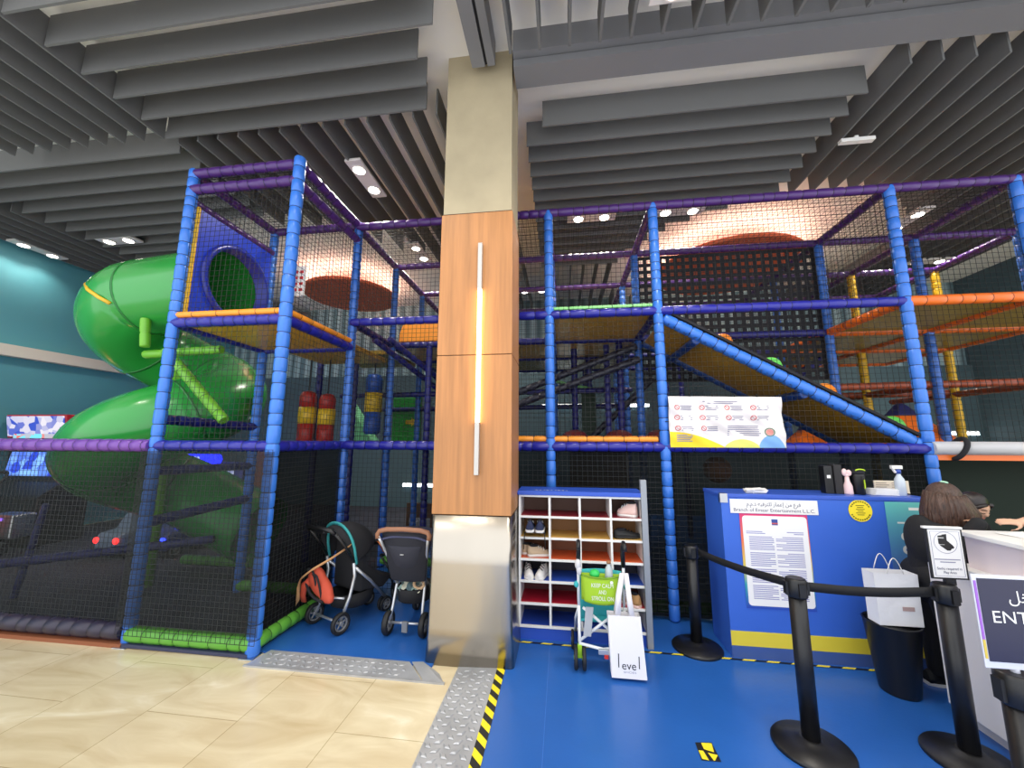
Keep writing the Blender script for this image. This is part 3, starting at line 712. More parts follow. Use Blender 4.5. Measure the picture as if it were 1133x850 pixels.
# rules banner
t = thing('rules_banner', 'white cloth rules banner with yellow and blue corners tied to the middle rail', 'banner', (1.53, 3.88, 1.6))
bx0, bx1, bz0, bz1 = 1.03, 2.06, 1.60, 2.095
def ban(u, v):
    top = bz1-.018*u; x = bx0+(bx1-bx0)*u
    wav = .012*math.sin(u*17+v*5)+.01*math.sin(u*7-v*9)+.006*math.sin(v*21+u*31)
    return V(x, 3.885+wav*(.4+.6*math.sin(PI*v)), bz0+(top-bz0)*v-.010*abs(math.sin(u*5*PI))*0)
N = 60
m = M(); m.sheet([[ban(i/N, j/24) for i in range(N+1)] for j in range(25)]); m.build('cloth', mat('banner_white', (226, 220, 218), .7), t, solid=.003)
def patch(fn_top, u0, u1, mm, name, v0=0.0):
    m = M(); n = 24
    rows = []
    for j in range(9):
        rows.append([ban(u0+(u1-u0)*i/n, v0+(fn_top(i/n)-v0)*j/8)+V(0, -.004, 0) for i in range(n+1)])
    m.sheet(rows); m.build(name, mm, t)
patch(lambda s: .30*math.cos(s*PI/2)**.8+.001, .0, .48, mat('banner_yellow', (244, 206, 40), .7), 'yellow_patch')
patch(lambda s: .16*math.sin(s*PI)**.6+.001, .48, .78, mat('banner_lime', (214, 218, 110), .7), 'lime_patch')
patch(lambda s: .25*math.sin(s*PI)**.7+.001, .77, .99, mat('banner_blue', (120, 168, 220), .7), 'blue_patch')
def spot_on(u, v, r, seg=20, inner=0.0):
    k = M(); asp = (bx1-bx0)/(bz1-bz0); ro = [ban(u+r*math.cos(2*PI*i/seg)/asp, v+r*math.sin(2*PI*i/seg))+V(0, -.005, 0) for i in range(seg)]
    ri = [ban(u+inner*r*math.cos(2*PI*i/seg)/asp, v+inner*r*math.sin(2*PI*i/seg))+V(0, -.005, 0) for i in range(seg)]
    k.rings([ro, ri], caps=False, sm=False); return k
for row, v in enumerate((.78, .58, .37)):
    for cix, u in enumerate((.075, .305, .525, .745)):
        if row == 2 and cix > 1: continue
        k = spot_on(u, v, .05, inner=.78); k.build('ban_ring', red_ink, t)
        k = M(); a = ban(u-.014, v+.03); b = ban(u+.014, v-.03); k.strand(a+V(0, -.006, 0), b+V(0, -.006, 0), .0018); k.build('ban_slash', red_ink, t)
lines = M()
def tline(u0, u1, v): lines.add([ban(u0, v-.008)+V(0, -.005, 0), ban(u1, v-.008)+V(0, -.005, 0), ban(u1, v+.008)+V(0, -.005, 0), ban(u0, v+.008)+V(0, -.005, 0)], [(0, 1, 2, 3)])
for row, v in enumerate((.78, .58, .37)):
    for cix, u in enumerate((.075, .305, .525, .745)):
        if row == 2 and cix > 1: continue
        for q in range(3): tline(u+.03+(.01 if q == 1 else 0), u+.12+.02*random.random(), v+.03-q*.035)
tline(.31, .62, .90); tline(.35, .58, .865)
for q in range(6): tline(.51, .8-.03*random.random(), .42-q*.036)
for q in range(5): tline(.06, .2-.02*random.random(), .24-q*.03)
lines.build('fine_print', ink_grey, t)
k = spot_on(.87, .30, .085, 24, inner=.8); k.build('badge_ring', mat('badge_green', (90, 120, 90), .6), t)
k = spot_on(.87, .30, .06, 24, inner=.01); k.build('badge_face', mat('badge_pink', (214, 140, 130), .6), t)
for u, v in ((0.01, 1), (.2, 1), (.4, 1), (.6, 1), (.79, 1), (.985, 1), (.04, 0), (.2, 0), (.4, 0), (.6, 0), (.8, 0), (.99, 0), (0, .5), (1, .5)):
    p = ban(u, v); k = M(); dz = .03 if v == 1 else (-.03 if v == 0 else 0); dx = 0 if v in (0, 1) else (.03 if u else -.03)
    k.tube([p, p+V(dx/2, -.01, dz/2), p+V(dx, .01, dz)], .004, 6); k.build('tie', black_plastic, t)

# ================================================================== FLOOR FITTINGS
plate = mat('tread_plate', (178, 180, 184), .42, .45, noise=(6, .12))
def lozenge(m, c, l, w_, ang, tilt=0.0):
    ca, sa = math.cos(ang), math.sin(ang); u = V(ca, sa, 0); v = V(-sa, ca, 0); pts = [u*l, v*w_, -u*l, -v*w_]
    m.add([c+p for p in pts]+[c+p*.55+V(0, 0, .0045) for p in pts], [(4, 5, 6, 7)]+[(i, (i+1) % 4, 4+(i+1) % 4, 4+i) for i in range(4)], 0, False)
t = thing('threshold_ramp', 'silver tread plate ramp edging the stroller bay', 'ramp', (-1.7, 2.9, 0))
def flat(pts, z): return [(x, y, zz) for (x, y), zz in zip(pts, z)]
m = M(); a = flat([(-2.36, 2.80), (-.99, 2.80), (-1.16, 2.985), (-2.3, 2.985)], (.003, .003, .02, .02)); m.rings([[(x, y, 0) for x, y, z in a], a], sm=False); m.build('tread_plate', plate, t)
m = M()
for i in range(20):
    for j in range(3):
        lozenge(m, V(-2.26+i*.056+(j % 2)*.028, 2.845+j*.05, .007+j*.0047), .029, .016, .7 if (i+j) % 2 else -.7)
m.build('tread_bumps', plate, t)
m = M(); a = flat([(-.98, 2.80), (-.83, 2.79), (-.9, 2.9), (-1.06, 3.0), (-1.14, 2.985)], (.003, .003, .003, .02, .02)); m.rings([[(x, y, 0) for x, y, z in a], a], sm=False); m.build('corner_plate', plate, t)
m = M(); m.box(-2.36, -.83, 2.785, 2.80, 0, .012); m.build('edge_lip', plate, t)
t = thing('walkway_ramp', 'silver tread plate ramp between the marble and the blue floor', 'ramp', (-.63, 1.5, 0))
m = M(); a = flat([(-.79, -.5), (-.5, -.5), (-.5, 3.2), (-.585, 3.06), (-.79, 3.0)], (.003, .016, .016, .012, .003)); m.rings([[(x, y, 0) for x, y, z in a], a], sm=False); m.build('tread_plate', plate, t)
m = M()
for i in range(40):
    for j in range(5):
        x, y = -.758+j*.054, .35+i*.066+(j % 2)*.033
        if y < 2.98: lozenge(m, V(x, y, .005+(x+.79)*.045), .032, .018, .6 if j % 2 else -.6)
m.build('tread_bumps', plate, t)
yl = mat('tape_yellow', (246, 222, 40), .5); bk = mat('tape_black', (24, 24, 24), .5)
def hazard(name, p, q, width, step, label, base, lean=1.0, z=.0145):
    p, q = V(*p, z), V(*q, z); d = (q-p); L = d.length; d.normalize(); s = V(-d.y, d.x, 0)*width; n = int(L/step); k = M()
    k.quad(p, p+d*L, p+d*L+s, p+s, 1)
    for i in range(0, n-1, 2):
        a = p+d*(i*step)+V(0, 0, .0008); k.quad(a, a+d*step, a+d*(step+lean*width)+s, a+d*(lean*width)+s, 0)
    own(k, name, [yl, bk], label, 'hazard tape', base=base, solid=0)
hazard('hazard_tape', (-.44, 2.05), (-.44, 3.19), .062, .055, 'yellow and black striped tape along the tread plate ramp, longer piece', (-.47, 2.7, .0145))
hazard('hazard_tape', (-.425, .6), (-.425, 2.0), .062, .055, 'yellow and black striped tape at the bottom picture edge', (-.47, 1.4, .0145))
hazard('hazard_tape', (-.38, 3.385), (2.5, 3.345), .022, .085, 'thin yellow and black tape line in front of the shoe rack and blue counter', (1, 3.36, .0145), 1.2)
k = M(); c_ = V(.74, 2.42, .014)
def sq(a, b, c, dd, mi): k.add([c_+V(*p, .0003*mi) for p in (a, b, c, dd)], [(0, 1, 2, 3)], mi)
sq((-.05, -.066), (.048, -.062), (.046, .066), (-.044, .055), 1)
sq((-.012, .012), (.034, -.004), (.044, .06), (-.012, .056), 2); sq((-.044, -.056), (-.012, -.062), (-.02, .0), (-.044, .0), 2); sq((.0, -.01), (.012, -.06), (.018, -.06), (.046, -.02), 2)
own(k, 'tape_patch', [bk, bk, yl], 'small square patch of black and yellow tape on the blue floor', 'hazard tape', base=(.74, 2.42, .0135))

# ================================================================== SHOE RACK
rk = thing('shoe_rack', 'white shoe rack with six rows of coloured cubbyholes beside the column', 'shoe rack', (.135, 3.6, .012))
RX0, RX1, RY0, RY1, RZ0, RZ1 = -.385, .655, 3.44, 3.76, .115, 1.175
fw = .018; cw = (RX1-RX0)/4; rh = (RZ1-RZ0)/6
row_c = [('red', (150, 30, 46)), ('yellow', (216, 172, 84)), ('orange', (214, 92, 48)), ('blue', (44, 86, 190)), ('crimson', (176, 22, 44)), ('deep_blue', (36, 70, 170))]
back_c = [(96, 66, 52), (150, 108, 62), (128, 78, 50), (44, 40, 54), (84, 22, 30), (26, 30, 60)]
m = M()
for i in range(5): x = RX0+i*cw; m.box(x-fw/2, x+fw/2, RY0, RY1, RZ0, RZ1)
m.build('upright', white_p, rk, bevel=.002)
m = M()
for j in range(7): z = RZ0+j*rh; m.box(RX0-fw/2, RX1+fw/2, RY0-.001, RY0+.02, z-fw/2, z+fw/2)
m.build('front_edge', white_p, rk, bevel=.002)
for j, (nm, c) in enumerate(row_c):
    z = RZ1-(j+1)*rh
    m = M(); m.box(RX0, RX1, RY0+.02, RY1-.01, z-fw/2, z+fw/2); m.build('shelf', mat('shelf_'+nm, c, .45), rk, label='%s shelf of the rack' % nm.replace('_', ' '))
    m = M(); m.box(RX0, RX1, RY1-.012, RY1, z, z+rh); m.build('back_panel', mat('rack_back_'+nm, back_c[j], .6), rk)
m = M(); m.box(RX0-.02, RX1+.02, RY0-.015, RY1, RZ1+fw/2, RZ1+.045); m.build('top_board', mat('rack_blue', (44, 84, 190), .4), rk, bevel=.004)
m = M(); m.box(RX0, RX1, RY0+.015, RY1, .012, RZ0-fw/2); m.build('plinth', mat('rack_blue', (44, 84, 190), .4), rk)
m = M()
for k in range(9): m.box(-.25+k*.033+.004*(k % 3), -.23+k*.033, RY0+.05, RY0+.075, RZ1+.045, RZ1+.0455)
m.build('worn_lettering', white_p, rk)
def cub(i, j): return V(RX0+(i+.5)*cw, 0, RZ1-(j+1)*rh+fw/2)     # column from left, row from top

def shoe(name, loc, ang, L, upper, sole, label, group=None, height=.085, strap=None):
    t = thing(name, label, 'shoe', loc, group); t.rotation_euler = (0, 0, 0)
    ca, sa = math.cos(ang), math.sin(ang); o = V(loc)
    def W(x, y, z): return o+V(x*ca-y*sa, x*sa+y*ca, z)
    xs = [0, .06, .2, .4, .6, .8, .93, 1.0]; ws = [.022, .034, .036, .033, .037, .04, .03, .012]; hs = [.8, 1.0, 1.0, .92, .72, .5, .4, .25]
    m = M(); m.rings([[W(L*x-L/2, w_*math.cos(a)*1.05, z) for x in (xx,) for a in [k*2*PI/12 for k in range(12)] for z in (.0,)] for xx, w_ in zip(xs, ws)] if False else
        [[W(L*xs[i]-L/2, s*ws[i]*1.08, z) for s, z in ((-1, 0), (1, 0), (1.02, .012), (1, .022), (-1, .022), (-1.02, .012))] for i in range(8)]); m.build('sole', sole, t)
    m = M(); rr = []
    for i in range(8):
        rr.append([W(L*xs[i]-L/2, ws[i]*math.cos(a)*(1 if math.sin(a) < .5 else .85), .02+height*hs[i]*max(0, math.sin(a))) for a in [PI*k/10 for k in range(11)]])
    m.rings(rr); m.build('upper', upper, t)
    m = M(); m.ell(W(-L*.22, 0, .02+height*.97), (.045, .022, .012), Matrix.Rotation(ang, 3, 'Z'), 12, 6); m.build('opening', black_fabric, t)
    m = M()
    for k in range(3):
        x = -L*.02+k*.022; z = .022+height*(.88-.13*k); m.tube([W(x, -.026, z-.014), W(x, 0, z+.006), W(x, .026, z-.014)], .0035, 6)
    m.build('laces', strap or white_p, t)
    return t
sh_white = mat('shoe_white', (226, 222, 218), .6); sh_pink = mat('shoe_pink', (232, 196, 186), .6); sh_navy = mat('shoe_navy', (34, 42, 74), .7); sh_beige = mat('shoe_beige', (196, 170, 140), .7)
sh_black = mat('shoe_black', (22, 22, 24), .6); sh_brown = mat('shoe_brown', (176, 132, 84), .7)
c_ = cub(3, 0); shoe('sneaker', (c_.x+.02, 3.54, c_.z), 2.7, .17, sh_pink, sh_white, 'pale pink sneaker alone in the top right cubbyhole of the rack', height=.1)
c_ = cub(0, 1)
for dx, w_ in ((-.04, 'left'), (.045, 'right')): shoe('sneaker', (c_.x+dx, 3.50, c_.z+.045), PI/2, .2, sh_navy, sh_white, 'navy sneaker with white sole on the wire stand, %s one of the pair' % w_, 'navy sneakers on the wire stand', height=.075)
t = thing('wire_stand', 'black wire shoe stand in the left column of the rack, second row', 'shoe stand', (c_.x, 3.5, c_.z))
m = M()
for x in (-.095, .095):
    m.tube([(c_.x+x, 3.43, c_.z-.10), (c_.x+x*.9, 3.43, c_.z+.035), (c_.x+x*.9, 3.62, c_.z+.035), (c_.x+x*.9, 3.62, c_.z)], .004, 6)
for y in (3.43, 3.49, 3.56, 3.62): m.tube([(c_.x-.086, y, c_.z+.037), (c_.x+.086, y, c_.z+.037)], .003, 6)
m.build('wire', black_plastic, t)
c_ = cub(0, 2); shoe('shoe', (c_.x+.03, 3.53, c_.z), .25, .2, sh_beige, sh_white, 'beige shoe in the left column of the rack under the wire stand', height=.07); shoe('shoe', (c_.x-.04, 3.60, c_.z), .5, .18, sh_beige, sh_white, 'beige shoe behind the other beige shoe under the wire stand', height=.07)
c_ = cub(0, 3)
for dx, w_, a in ((-.06, 'left', 1.75), (.055, 'right', 1.2)): shoe('sneaker', (c_.x+dx, 3.53, c_.z), a+PI, .18, sh_white, sh_white, 'white sneaker in the left column of the rack, fourth row, %s one of the pair' % w_, 'white sneakers in the fourth row', height=.1, strap=sh_black)
c_ = cub(3, 1); shoe('shoe', (c_.x+.01, 3.53, c_.z), .15, .22, sh_black, sh_black, 'black shoe in the right column of the rack, second row', height=.055, strap=sh_black)
c_ = cub(3, 4); shoe('shoe', (c_.x+.01, 3.53, c_.z), 2.4, .2, sh_brown, sh_pink, 'brown shoe with pale sole in the right column of the rack, fifth row', height=.08, strap=sh_white)

# ================================================================== BLUE COUNTER
ct = thing('service_counter', 'bright blue service counter with a yellow stripe along its foot', 'counter', (2.0, 3.6, .012))
KX0, KX1, KY0, KY1, KZ = 1.27, 2.78, 3.40, 3.78, 1.235
cblue = mat('counter_blue', (58, 104, 204), .38, noise=(1.5, .04))
m = M(); m.box(KX0, KX1, KY0, KY1, .012, KZ-.03); m.build('body', cblue, ct, bevel=.004)
m = M(); m.box(KX0-.006, KX1, KY0-.006, KY1, KZ-.03, KZ); m.build('top', mat('counter_top_blue', (56, 92, 190), .35), ct, bevel=.004)
m = M(); m.box(KX0+.0, KX1, KY0-.003, KY0, .10, .205); m.build('yellow_stripe', mat('stripe_yellow', (224, 204, 60), .5), ct)
m = M(); m.box(KX0+.0, KX1, KY0-.002, KY0, .012, .10); m.build('kick_strip', mat('kick_blue', (62, 88, 150), .5), ct)
m = M(); m.box(KX0-.008, KX0+.05, KY0-.007, KY0+.03, KZ-.07, KZ+.002); m.build('corner_guard', chrome, ct)
U, W_ = (1, 0, 0), (0, 0, 1)
fy = KY0-.003
# name plate
t = thing('name_plate', 'white name plate with two lines of lettering on the blue counter', 'sign', (1.66, fy, 1.09))
m = M(); m.box(1.335, 1.985, fy-.004, fy, 1.085, 1.195); m.build('plate', white_p, t, bevel=.002)
text('Branch of Emaar Entertainment L.L.C.', ink, t, (1.66, fy-.004, 1.112), U, W_, .036, width=.6)
# فرع من إعمار للترفيه ذ.م.م
ar = ([0xFED3, 0xFEAE, 0xFECA-1], [0xFEE3, 0xFEE6], [0x0625, 0xFECB, 0xFEE4, 0xFE8E, 0xFEAD], [0xFEDF, 0xFEE0, 0xFE98, 0xFEAE, 0xFED3, 0xFEF4, 0xFEEA], [0x0630, 0x2E, 0x0645, 0x2E, 0x0645])
full = []
for k, wd in enumerate(ar): full += ([0x20] if k else []) + wd
text(arabic(full), ink, t, (1.66, fy-.004, 1.158), U, W_, .042, width=.40)
# terms poster
t = thing('terms_poster', 'tall white terms poster with a rainbow edge on the blue counter', 'poster', (1.67, fy, .38))
def rainbow():
    m = mat('poster_rainbow', (200, 90, 120), .5); nt = m.node_tree; b = nt.nodes['Principled BSDF']; tc = nt.nodes.new('ShaderNodeTexCoord'); sp = nt.nodes.new('ShaderNodeSeparateXYZ')
    r = nt.nodes.new('ShaderNodeValToRGB'); e = r.color_ramp.elements; e[0].position = 0; e[0].color = (*lin((40, 70, 180)), 1); e[1].position = 1; e[1].color = (*lin((210, 50, 110)), 1)
    for p, c in ((.25, (60, 160, 170)), (.45, (220, 200, 90)), (.7, (230, 120, 80))): x = e.new(p); x.color = (*lin(c), 1)
    nt.links.new(tc.outputs['Generated'], sp.inputs[0]); nt.links.new(sp.outputs[2], r.inputs[0]); nt.links.new(r.outputs[0], b.inputs['Base Color']); return m
m = M(); m.box(1.40, 1.90, fy-.002, fy, .375, 1.083); m.build('backing', rainbow(), t)
m = M(); rr = []
px0, px1, pz0, pz1, cr = 1.418, 1.892, .395, 1.068, .025
poly = []
for ox, oz, a0 in ((px1-cr, pz1-cr, 0), (px0+cr, pz1-cr, PI/2), (px0+cr, pz0+cr, PI), (px1-cr, pz0+cr, 1.5*PI)):
    for k in range(6): a = a0+k*PI/10; poly.append((ox+cr*math.cos(a), oz+cr*math.sin(a)))
m.prism(poly, (0, fy-.004, 0), U, W_, (0, .002, 0)); m.build('sheet', paper, t)
m = M()
z = .94
random.seed(3)
for k in range(36):
    zz = .905-k*.0135
    if k % 9 == 8: continue
    m.box(1.458, 1.64-.05*random.random()*(k % 4 == 0), fy-.005, fy-.004, zz, zz+.006); m.box(1.655+.09*random.random()*(k % 3 == 0), 1.852, fy-.005, fy-.004, zz, zz+.006)
m.box(1.44, 1.56, fy-.005, fy-.004, .945, .951); m.box(1.44, 1.58, fy-.005, fy-.004, .932, .938); m.box(1.74, 1.86, fy-.005, fy-.004, .945, .951); m.box(1.79, 1.86, fy-.005, fy-.004, .932, .938)
m.build('fine_print', mat('print_violet', (150, 148, 190), .7), t)
m = M(); m.box(1.635, 1.68, fy-.005, fy-.004, 1.0, 1.045); m.build('emblem_block', mat('emblem_blue', (60, 80, 150), .6), t)
m = M(); m.box(1.635, 1.68, fy-.006, fy-.005, 1.008, 1.018); m.build('emblem_stripe', mat('emblem_red', (200, 90, 90), .6), t)
# round yellow sticker
t = thing('round_sticker', 'round yellow sticker with black ring of print on the blue counter', 'sticker', (2.29, fy, 1.07))
sc_ = V(2.285, fy, 1.128)
m = M(); m.lathe([(.083, 0), (.083, .002)], sc_, 32, axis=(0, -1, 0)); m.build('disc', mat('sticker_yellow', (246, 222, 50), .5), t)
m = M()
for k in range(26):
    a = 2*PI*k/26
    if k in (0, 1, 25, 12, 13, 14): continue
    c_ = sc_+V(.069*math.cos(a), -.0026, .069*math.sin(a)); u_ = V(-math.sin(a), 0, math.cos(a)); v_ = V(math.cos(a), 0, math.sin(a))
    m.obox(c_, u_*.0055, v_*.005, V(0, .0006, 0))
for k, hw in enumerate((.03, .022, .03, .02, .032, .024)): m.box(sc_.x-hw, sc_.x+hw, fy-.0032, fy-.002, sc_.z+.036-k*.014, sc_.z+.041-k*.014)
m.build('print', mat('sticker_print', (110, 96, 20), .6), t)
# teal info panel with white icons
t = thing('info_panel', 'teal to violet info panel with round white icons behind the woman', 'sign', (2.62, fy, .2))
def grad():
    m = mat('info_gradient', (80, 170, 170), .4); nt = m.node_tree; b = nt.nodes['Principled BSDF']; tc = nt.nodes.new('ShaderNodeTexCoord'); sp = nt.nodes.new('ShaderNodeSeparateXYZ')
    r = nt.nodes.new('ShaderNodeValToRGB'); e = r.color_ramp.elements; e[0].position = .35; e[0].color = (*lin((86, 104, 190)), 1); e[1].position = 1; e[1].color = (*lin((98, 186, 178)), 1)
    x = e.new(.62); x.color = (*lin((84, 142, 196)), 1)
    nt.links.new(tc.outputs['Generated'], sp.inputs[0]); nt.links.new(sp.outputs[2], r.inputs[0]); nt.links.new(r.outputs[0], b.inputs['Base Color']); return m
m = M(); m.box(2.46, KX1-.005, fy-.002, fy, .3, 1.20); m.build('panel', grad(), t)
for k, z in enumerate((.945, .85, .765, .685)):
    m = M(); m.lathe([(.032, 0), (.032, .0015)], (2.575, fy-.002, z), 20, axis=(0, -1, 0)); m.build('icon', white_p, t)
    m = M(); m.box(2.563, 2.587, fy-.0045, fy-.0035, z-.008, z+.008); m.build('icon_mark', mat('icon_mark_blue', (110, 130, 190), .6), t)
    m = M(); m.box(2.62, 2.72, fy-.003, fy-.002, z-.004, z+.004); m.build('icon_line', white_p, t)
m = M(); m.box(2.53, 2.63, fy-.003, fy-.002, 1.04, 1.052); m.box(2.64, 2.72, fy-.003, fy-.002, 1.04, 1.052); m.box(2.62, 2.74, fy-.003, fy-.002, 1.14, 1.16); m.build('heading', white_p, t)

# things on the counter
m = M()
for k in range(5): m.obox((1.60+.004*k, 3.55, KZ+.006+k*.004), V(.075, -.01, .002), V(.03, .09, 0), V(0, 0, .0018))
m.obox((1.57, 3.5, KZ+.03), V(.07, 0, .006), V(.01, .06, .0), V(0, 0, .0015)); m.obox((1.55, 3.46, KZ+.0135), V(.003, 0, 0), V(0, .003, 0), V(0, 0, .0135))
own(m, 'leaflet_stack', paper, 'white leaflets lying on the left end of the blue counter', 'leaflets', base=(1.6, 3.55, KZ))
t = thing('tall_box', 'tall black box with a small white mark on the counter', 'box', (2.2, 3.56, KZ))
m = M(); m.box(2.14, 2.205, 3.53, 3.60, KZ, KZ+.225); m.build('carton', black_plastic, t, bevel=.004)
m = M(); m.box(2.158, 2.185, 3.528, 3.53, KZ+.125, KZ+.15); m.build('mark', white_p, t)
m = M(); m.box(2.21, 2.268, 3.52, 3.60, KZ, KZ+.235)
own(m, 'dark_box', mat('box_charcoal', (34, 32, 34), .6), 'plain charcoal box standing right of the tall black box on the counter', 'box', base=(2.24, 3.56, KZ), bevel=.004)
t = thing('pink_figurine_bottle', 'small pale pink bottle with a bow shaped top on the counter', 'bottle', (2.30, 3.52, KZ))
pinkw = mat('pale_pink', (232, 200, 200), .5); m = M(); m.lathe([(.03, 0), (.032, .01), (.03, .07), (.018, .10), (.014, .14)], (2.30, 3.52, KZ), 16); m.build('bottle_body', pinkw, t)
m = M(); m.ell((2.285, 3.52, KZ+.175), (.02, .014, .03)); m.ell((2.318, 3.52, KZ+.17), (.02, .014, .026)); m.ell((2.30, 3.52, KZ+.15), (.014, .014, .014)); m.build('bow_top', pinkw, t)
t = thing('black_tumbler', 'black drinking tumbler with a lime loop on its lid', 'tumbler', (2.385, 3.53, KZ))
m = M(); m.lathe([(.036, 0), (.04, .005), (.044, .15), (.044, .165)], (2.385, 3.53, KZ), 24); m.build('cup', black_plastic, t)
m = M(); m.lathe([(.047, .165), (.048, .17), (.046, .188), (.02, .192)], (2.385, 3.53, KZ), 24); m.build('lid', black_fabric, t)
lime = mat('lime_plastic', (190, 220, 50), .4)
m = M(); m.tube([(2.385+.034*math.cos(a), 3.49, KZ+.19+.012*math.sin(a)) for a in [PI*k/8 for k in range(9)]], .005, 6); m.build('loop', lime, t)
m = M(); m.box(2.40, 2.406, 3.483, 3.49, KZ+.05, KZ+.12); m.build('stripe', lime, t)
m = M()
for k in range(6): m.obox((2.545+.003*k, 3.53, KZ+.006+k*.008), V(.095, .01*(k % 2), 0), V(-.01, .05, 0), V(0, 0, .0035))
own(m, 'paper_pad', paper, 'flat stack of white papers on the counter beside the spray bottle', 'papers', base=(2.545, 3.53, KZ))
t = thing('spray_bottle', 'clear spray bottle with a white trigger on the counter', 'spray bottle', (2.665, 3.5, KZ))
m = M(); m.lathe([(.03, 0), (.034, .006), (.034, .10), (.03, .13), (.014, .16), (.013, .175)], (2.665, 3.5, KZ), 20); m.build('bottle', mat('clear_plastic', (196, 206, 216), .15, spec=.8), t)
m = M(); m.lathe([(.017, .172), (.017, .198), (.012, .205)], (2.665, 3.5, KZ), 16); m.build('collar', mat('spray_blue', (50, 80, 170), .4), t)
m = M(); m.obox((2.655, 3.5, KZ+.222), V(.038, 0, 0), V(0, .013, 0), V(0, 0, .014)); m.obox((2.635, 3.5, KZ+.196), V(.006, 0, .004), V(0, .008, 0), V(-.01, 0, .018)); m.build('trigger_head', white_p, t, bevel=.003)
t = thing('desk_sign', 'low cream sign with two printed boxes at the right end of the counter', 'sign', (2.71, 3.62, KZ))
m = M(); m.obox((2.72, 3.66, KZ+.052), V(.13, 0, 0), V(0, .006, .0), V(0, .0, .05)); m.obox((2.72, 3.68, KZ+.004), V(.13, 0, 0), V(0, .03, 0), V(0, 0, .004)); m.build('board', mat('cream_board', (226, 212, 190), .6), t, bevel=.003)
m = M()
for b in (0, 1):
    for k in range(4): m.box(2.60+b*.12, 2.70+b*.12-.02*(k % 2), 3.651, 3.653, KZ+.03+k*.017, KZ+.036+k*.017)
m.build('print', mat('cream_print', (160, 146, 130), .7), t)

# ================================================================== BELT STANCHIONS
def stanchion(x, y, label, h=.87, br=.19, z0=.012):
    t = thing('belt_stanchion', label, 'stanchion', (x, y, z0), 'black belt stanchions')
    m = M(); m.lathe([(br, 0), (br, .012), (br*.96, .022), (br*.5, .036), (.06, .05), (.05, .055)], (x, y, z0), 40); m.build('base', black_plastic, t)
    m = M(); m.lathe([(.043, .05), (.043, h-.09)], (x, y, z0), 24); m.build('pole', black_plastic, t)
    m = M(); m.lathe([(.05, h-.10), (.053, h-.095), (.053, h-.015), (.048, h-.004), (.04, h)], (x, y, z0), 24); m.box(x-.062, x+.062, y-.016, y+.016, z0+h-.09, z0+h-.02); m.box(x-.016, x+.016, y-.062, y+.062, z0+h-.09, z0+h-.02); m.build('belt_head', black_plastic, t)
    return t
s_far = stanchion(1.045, 3.5, 'black stanchion at the left end of the blue counter', h=.79)
s_mid = stanchion(1.314, 2.522, 'black stanchion in the middle of the blue floor before the poster')
s_r = stanchion(2.08, 2.54, 'black stanchion beside the white desk, under the sock sign')
s_near = stanchion(1.512, 1.635, 'black stanchion cut by the right picture edge, under the entrance sign')
belt_m = mat('belt_black', (18, 18, 20), .75)
def belt(par, a, b, za, zb, h=.05):
    a, b = V(*a, za), V(*b, zb); rows = []
    for j in (0, 1): rows.append([a.lerp(b, k/12)+V(0, 0, -h/2+h*j-.015*math.sin(PI*k/12)) for k in range(13)])
    m = M(); m.sheet(rows); m.build('belt', belt_m, par, solid=.003)
belt(s_far, (1.085, 3.45), (1.30, 2.575), .76, .835); belt(s_mid, (1.37, 2.522), (2.02, 2.54), .835, .835)
# sock sign on the stanchion
t = thing('sock_sign', 'small white sign showing a pair of socks on top of a stanchion', 'sign', (2.115, 2.54, .885))
sx0, sx1, sz0, sz1, sy = 2.025, 2.205, .905, 1.175, 2.535
m = M(); m.box(sx0, sx1, sy, sy+.012, sz0, sz1); m.build('frame', black_plastic, t, bevel=.002)
m = M(); m.box(sx0+.008, sx1-.012, sy-.003, sy, sz0+.01, sz1-.006); m.build('sheet', white_p, t)
m = M(); m.box(sx0-.012, sx1, sy-.006, sy+.014, sz1-.002, sz1+.01); m.build('top_bar', white_p, t, bevel=.002)
m = M(); m.box(2.09, 2.14, sy, sy+.02, .875, sz0); m.build('mount', black_plastic, t)
ccx, ccz = 2.112, 1.10; yy = sy-.0045
m = M(); n = 40; m.rings([[(ccx+r*math.cos(2*PI*k/n), yy, ccz+r*math.sin(2*PI*k/n)) for k in range(n)] for r in (.058, .0555)], caps=False, sm=False)
for a, b, c, dd in ((sx0+.016, sx1-.02, sz0+.018, sz0+.0195), (sx0+.016, sx1-.02, sz1-.0165, sz1-.015)): m.box(a, b, yy, yy+.001, c, dd)
for a in (sx0+.016, sx1-.0215): m.box(a, a+.0015, yy, yy+.001, sz0+.018, sz1-.015)
m.build('outline', ink_grey, t)
sock = [(-.030, .036), (-.004, .040), (-.006, .004), (.022, -.022), (.030, -.034), (.022, -.042), (.008, -.042), (-.022, -.018), (-.030, -.006)]
m = M(); m.prism(sock, (ccx-.004, yy, ccz), U, W_, (0, .001, 0)); m.prism([(x*.9+.018, z*.95+.008) for x, z in sock], (ccx-.004, yy+.0008, ccz), U, W_, (0, .0005, 0)); m.build('sock_icon', bk, t)
m = M()
for z in (.022, .026, -.012): m.box(ccx-.036, ccx-.006, yy-.0008, yy-.0002, ccz+z, ccz+z+.0018)
m.build('sock_cuff_line', white_p, t)
text('Socks required in', ink, t, (ccx, yy, .962), U, W_, .019, width=.12); text('Play Area', ink, t, (ccx, yy, .942), U, W_, .019, width=.062)
m = M(); m.box(ccx-.065, ccx+.06, yy, yy+.001, 1.008, 1.013); m.box(ccx-.04, ccx+.035, yy, yy+.001, .994, .999); m.build('fine_print', ink_grey, t)
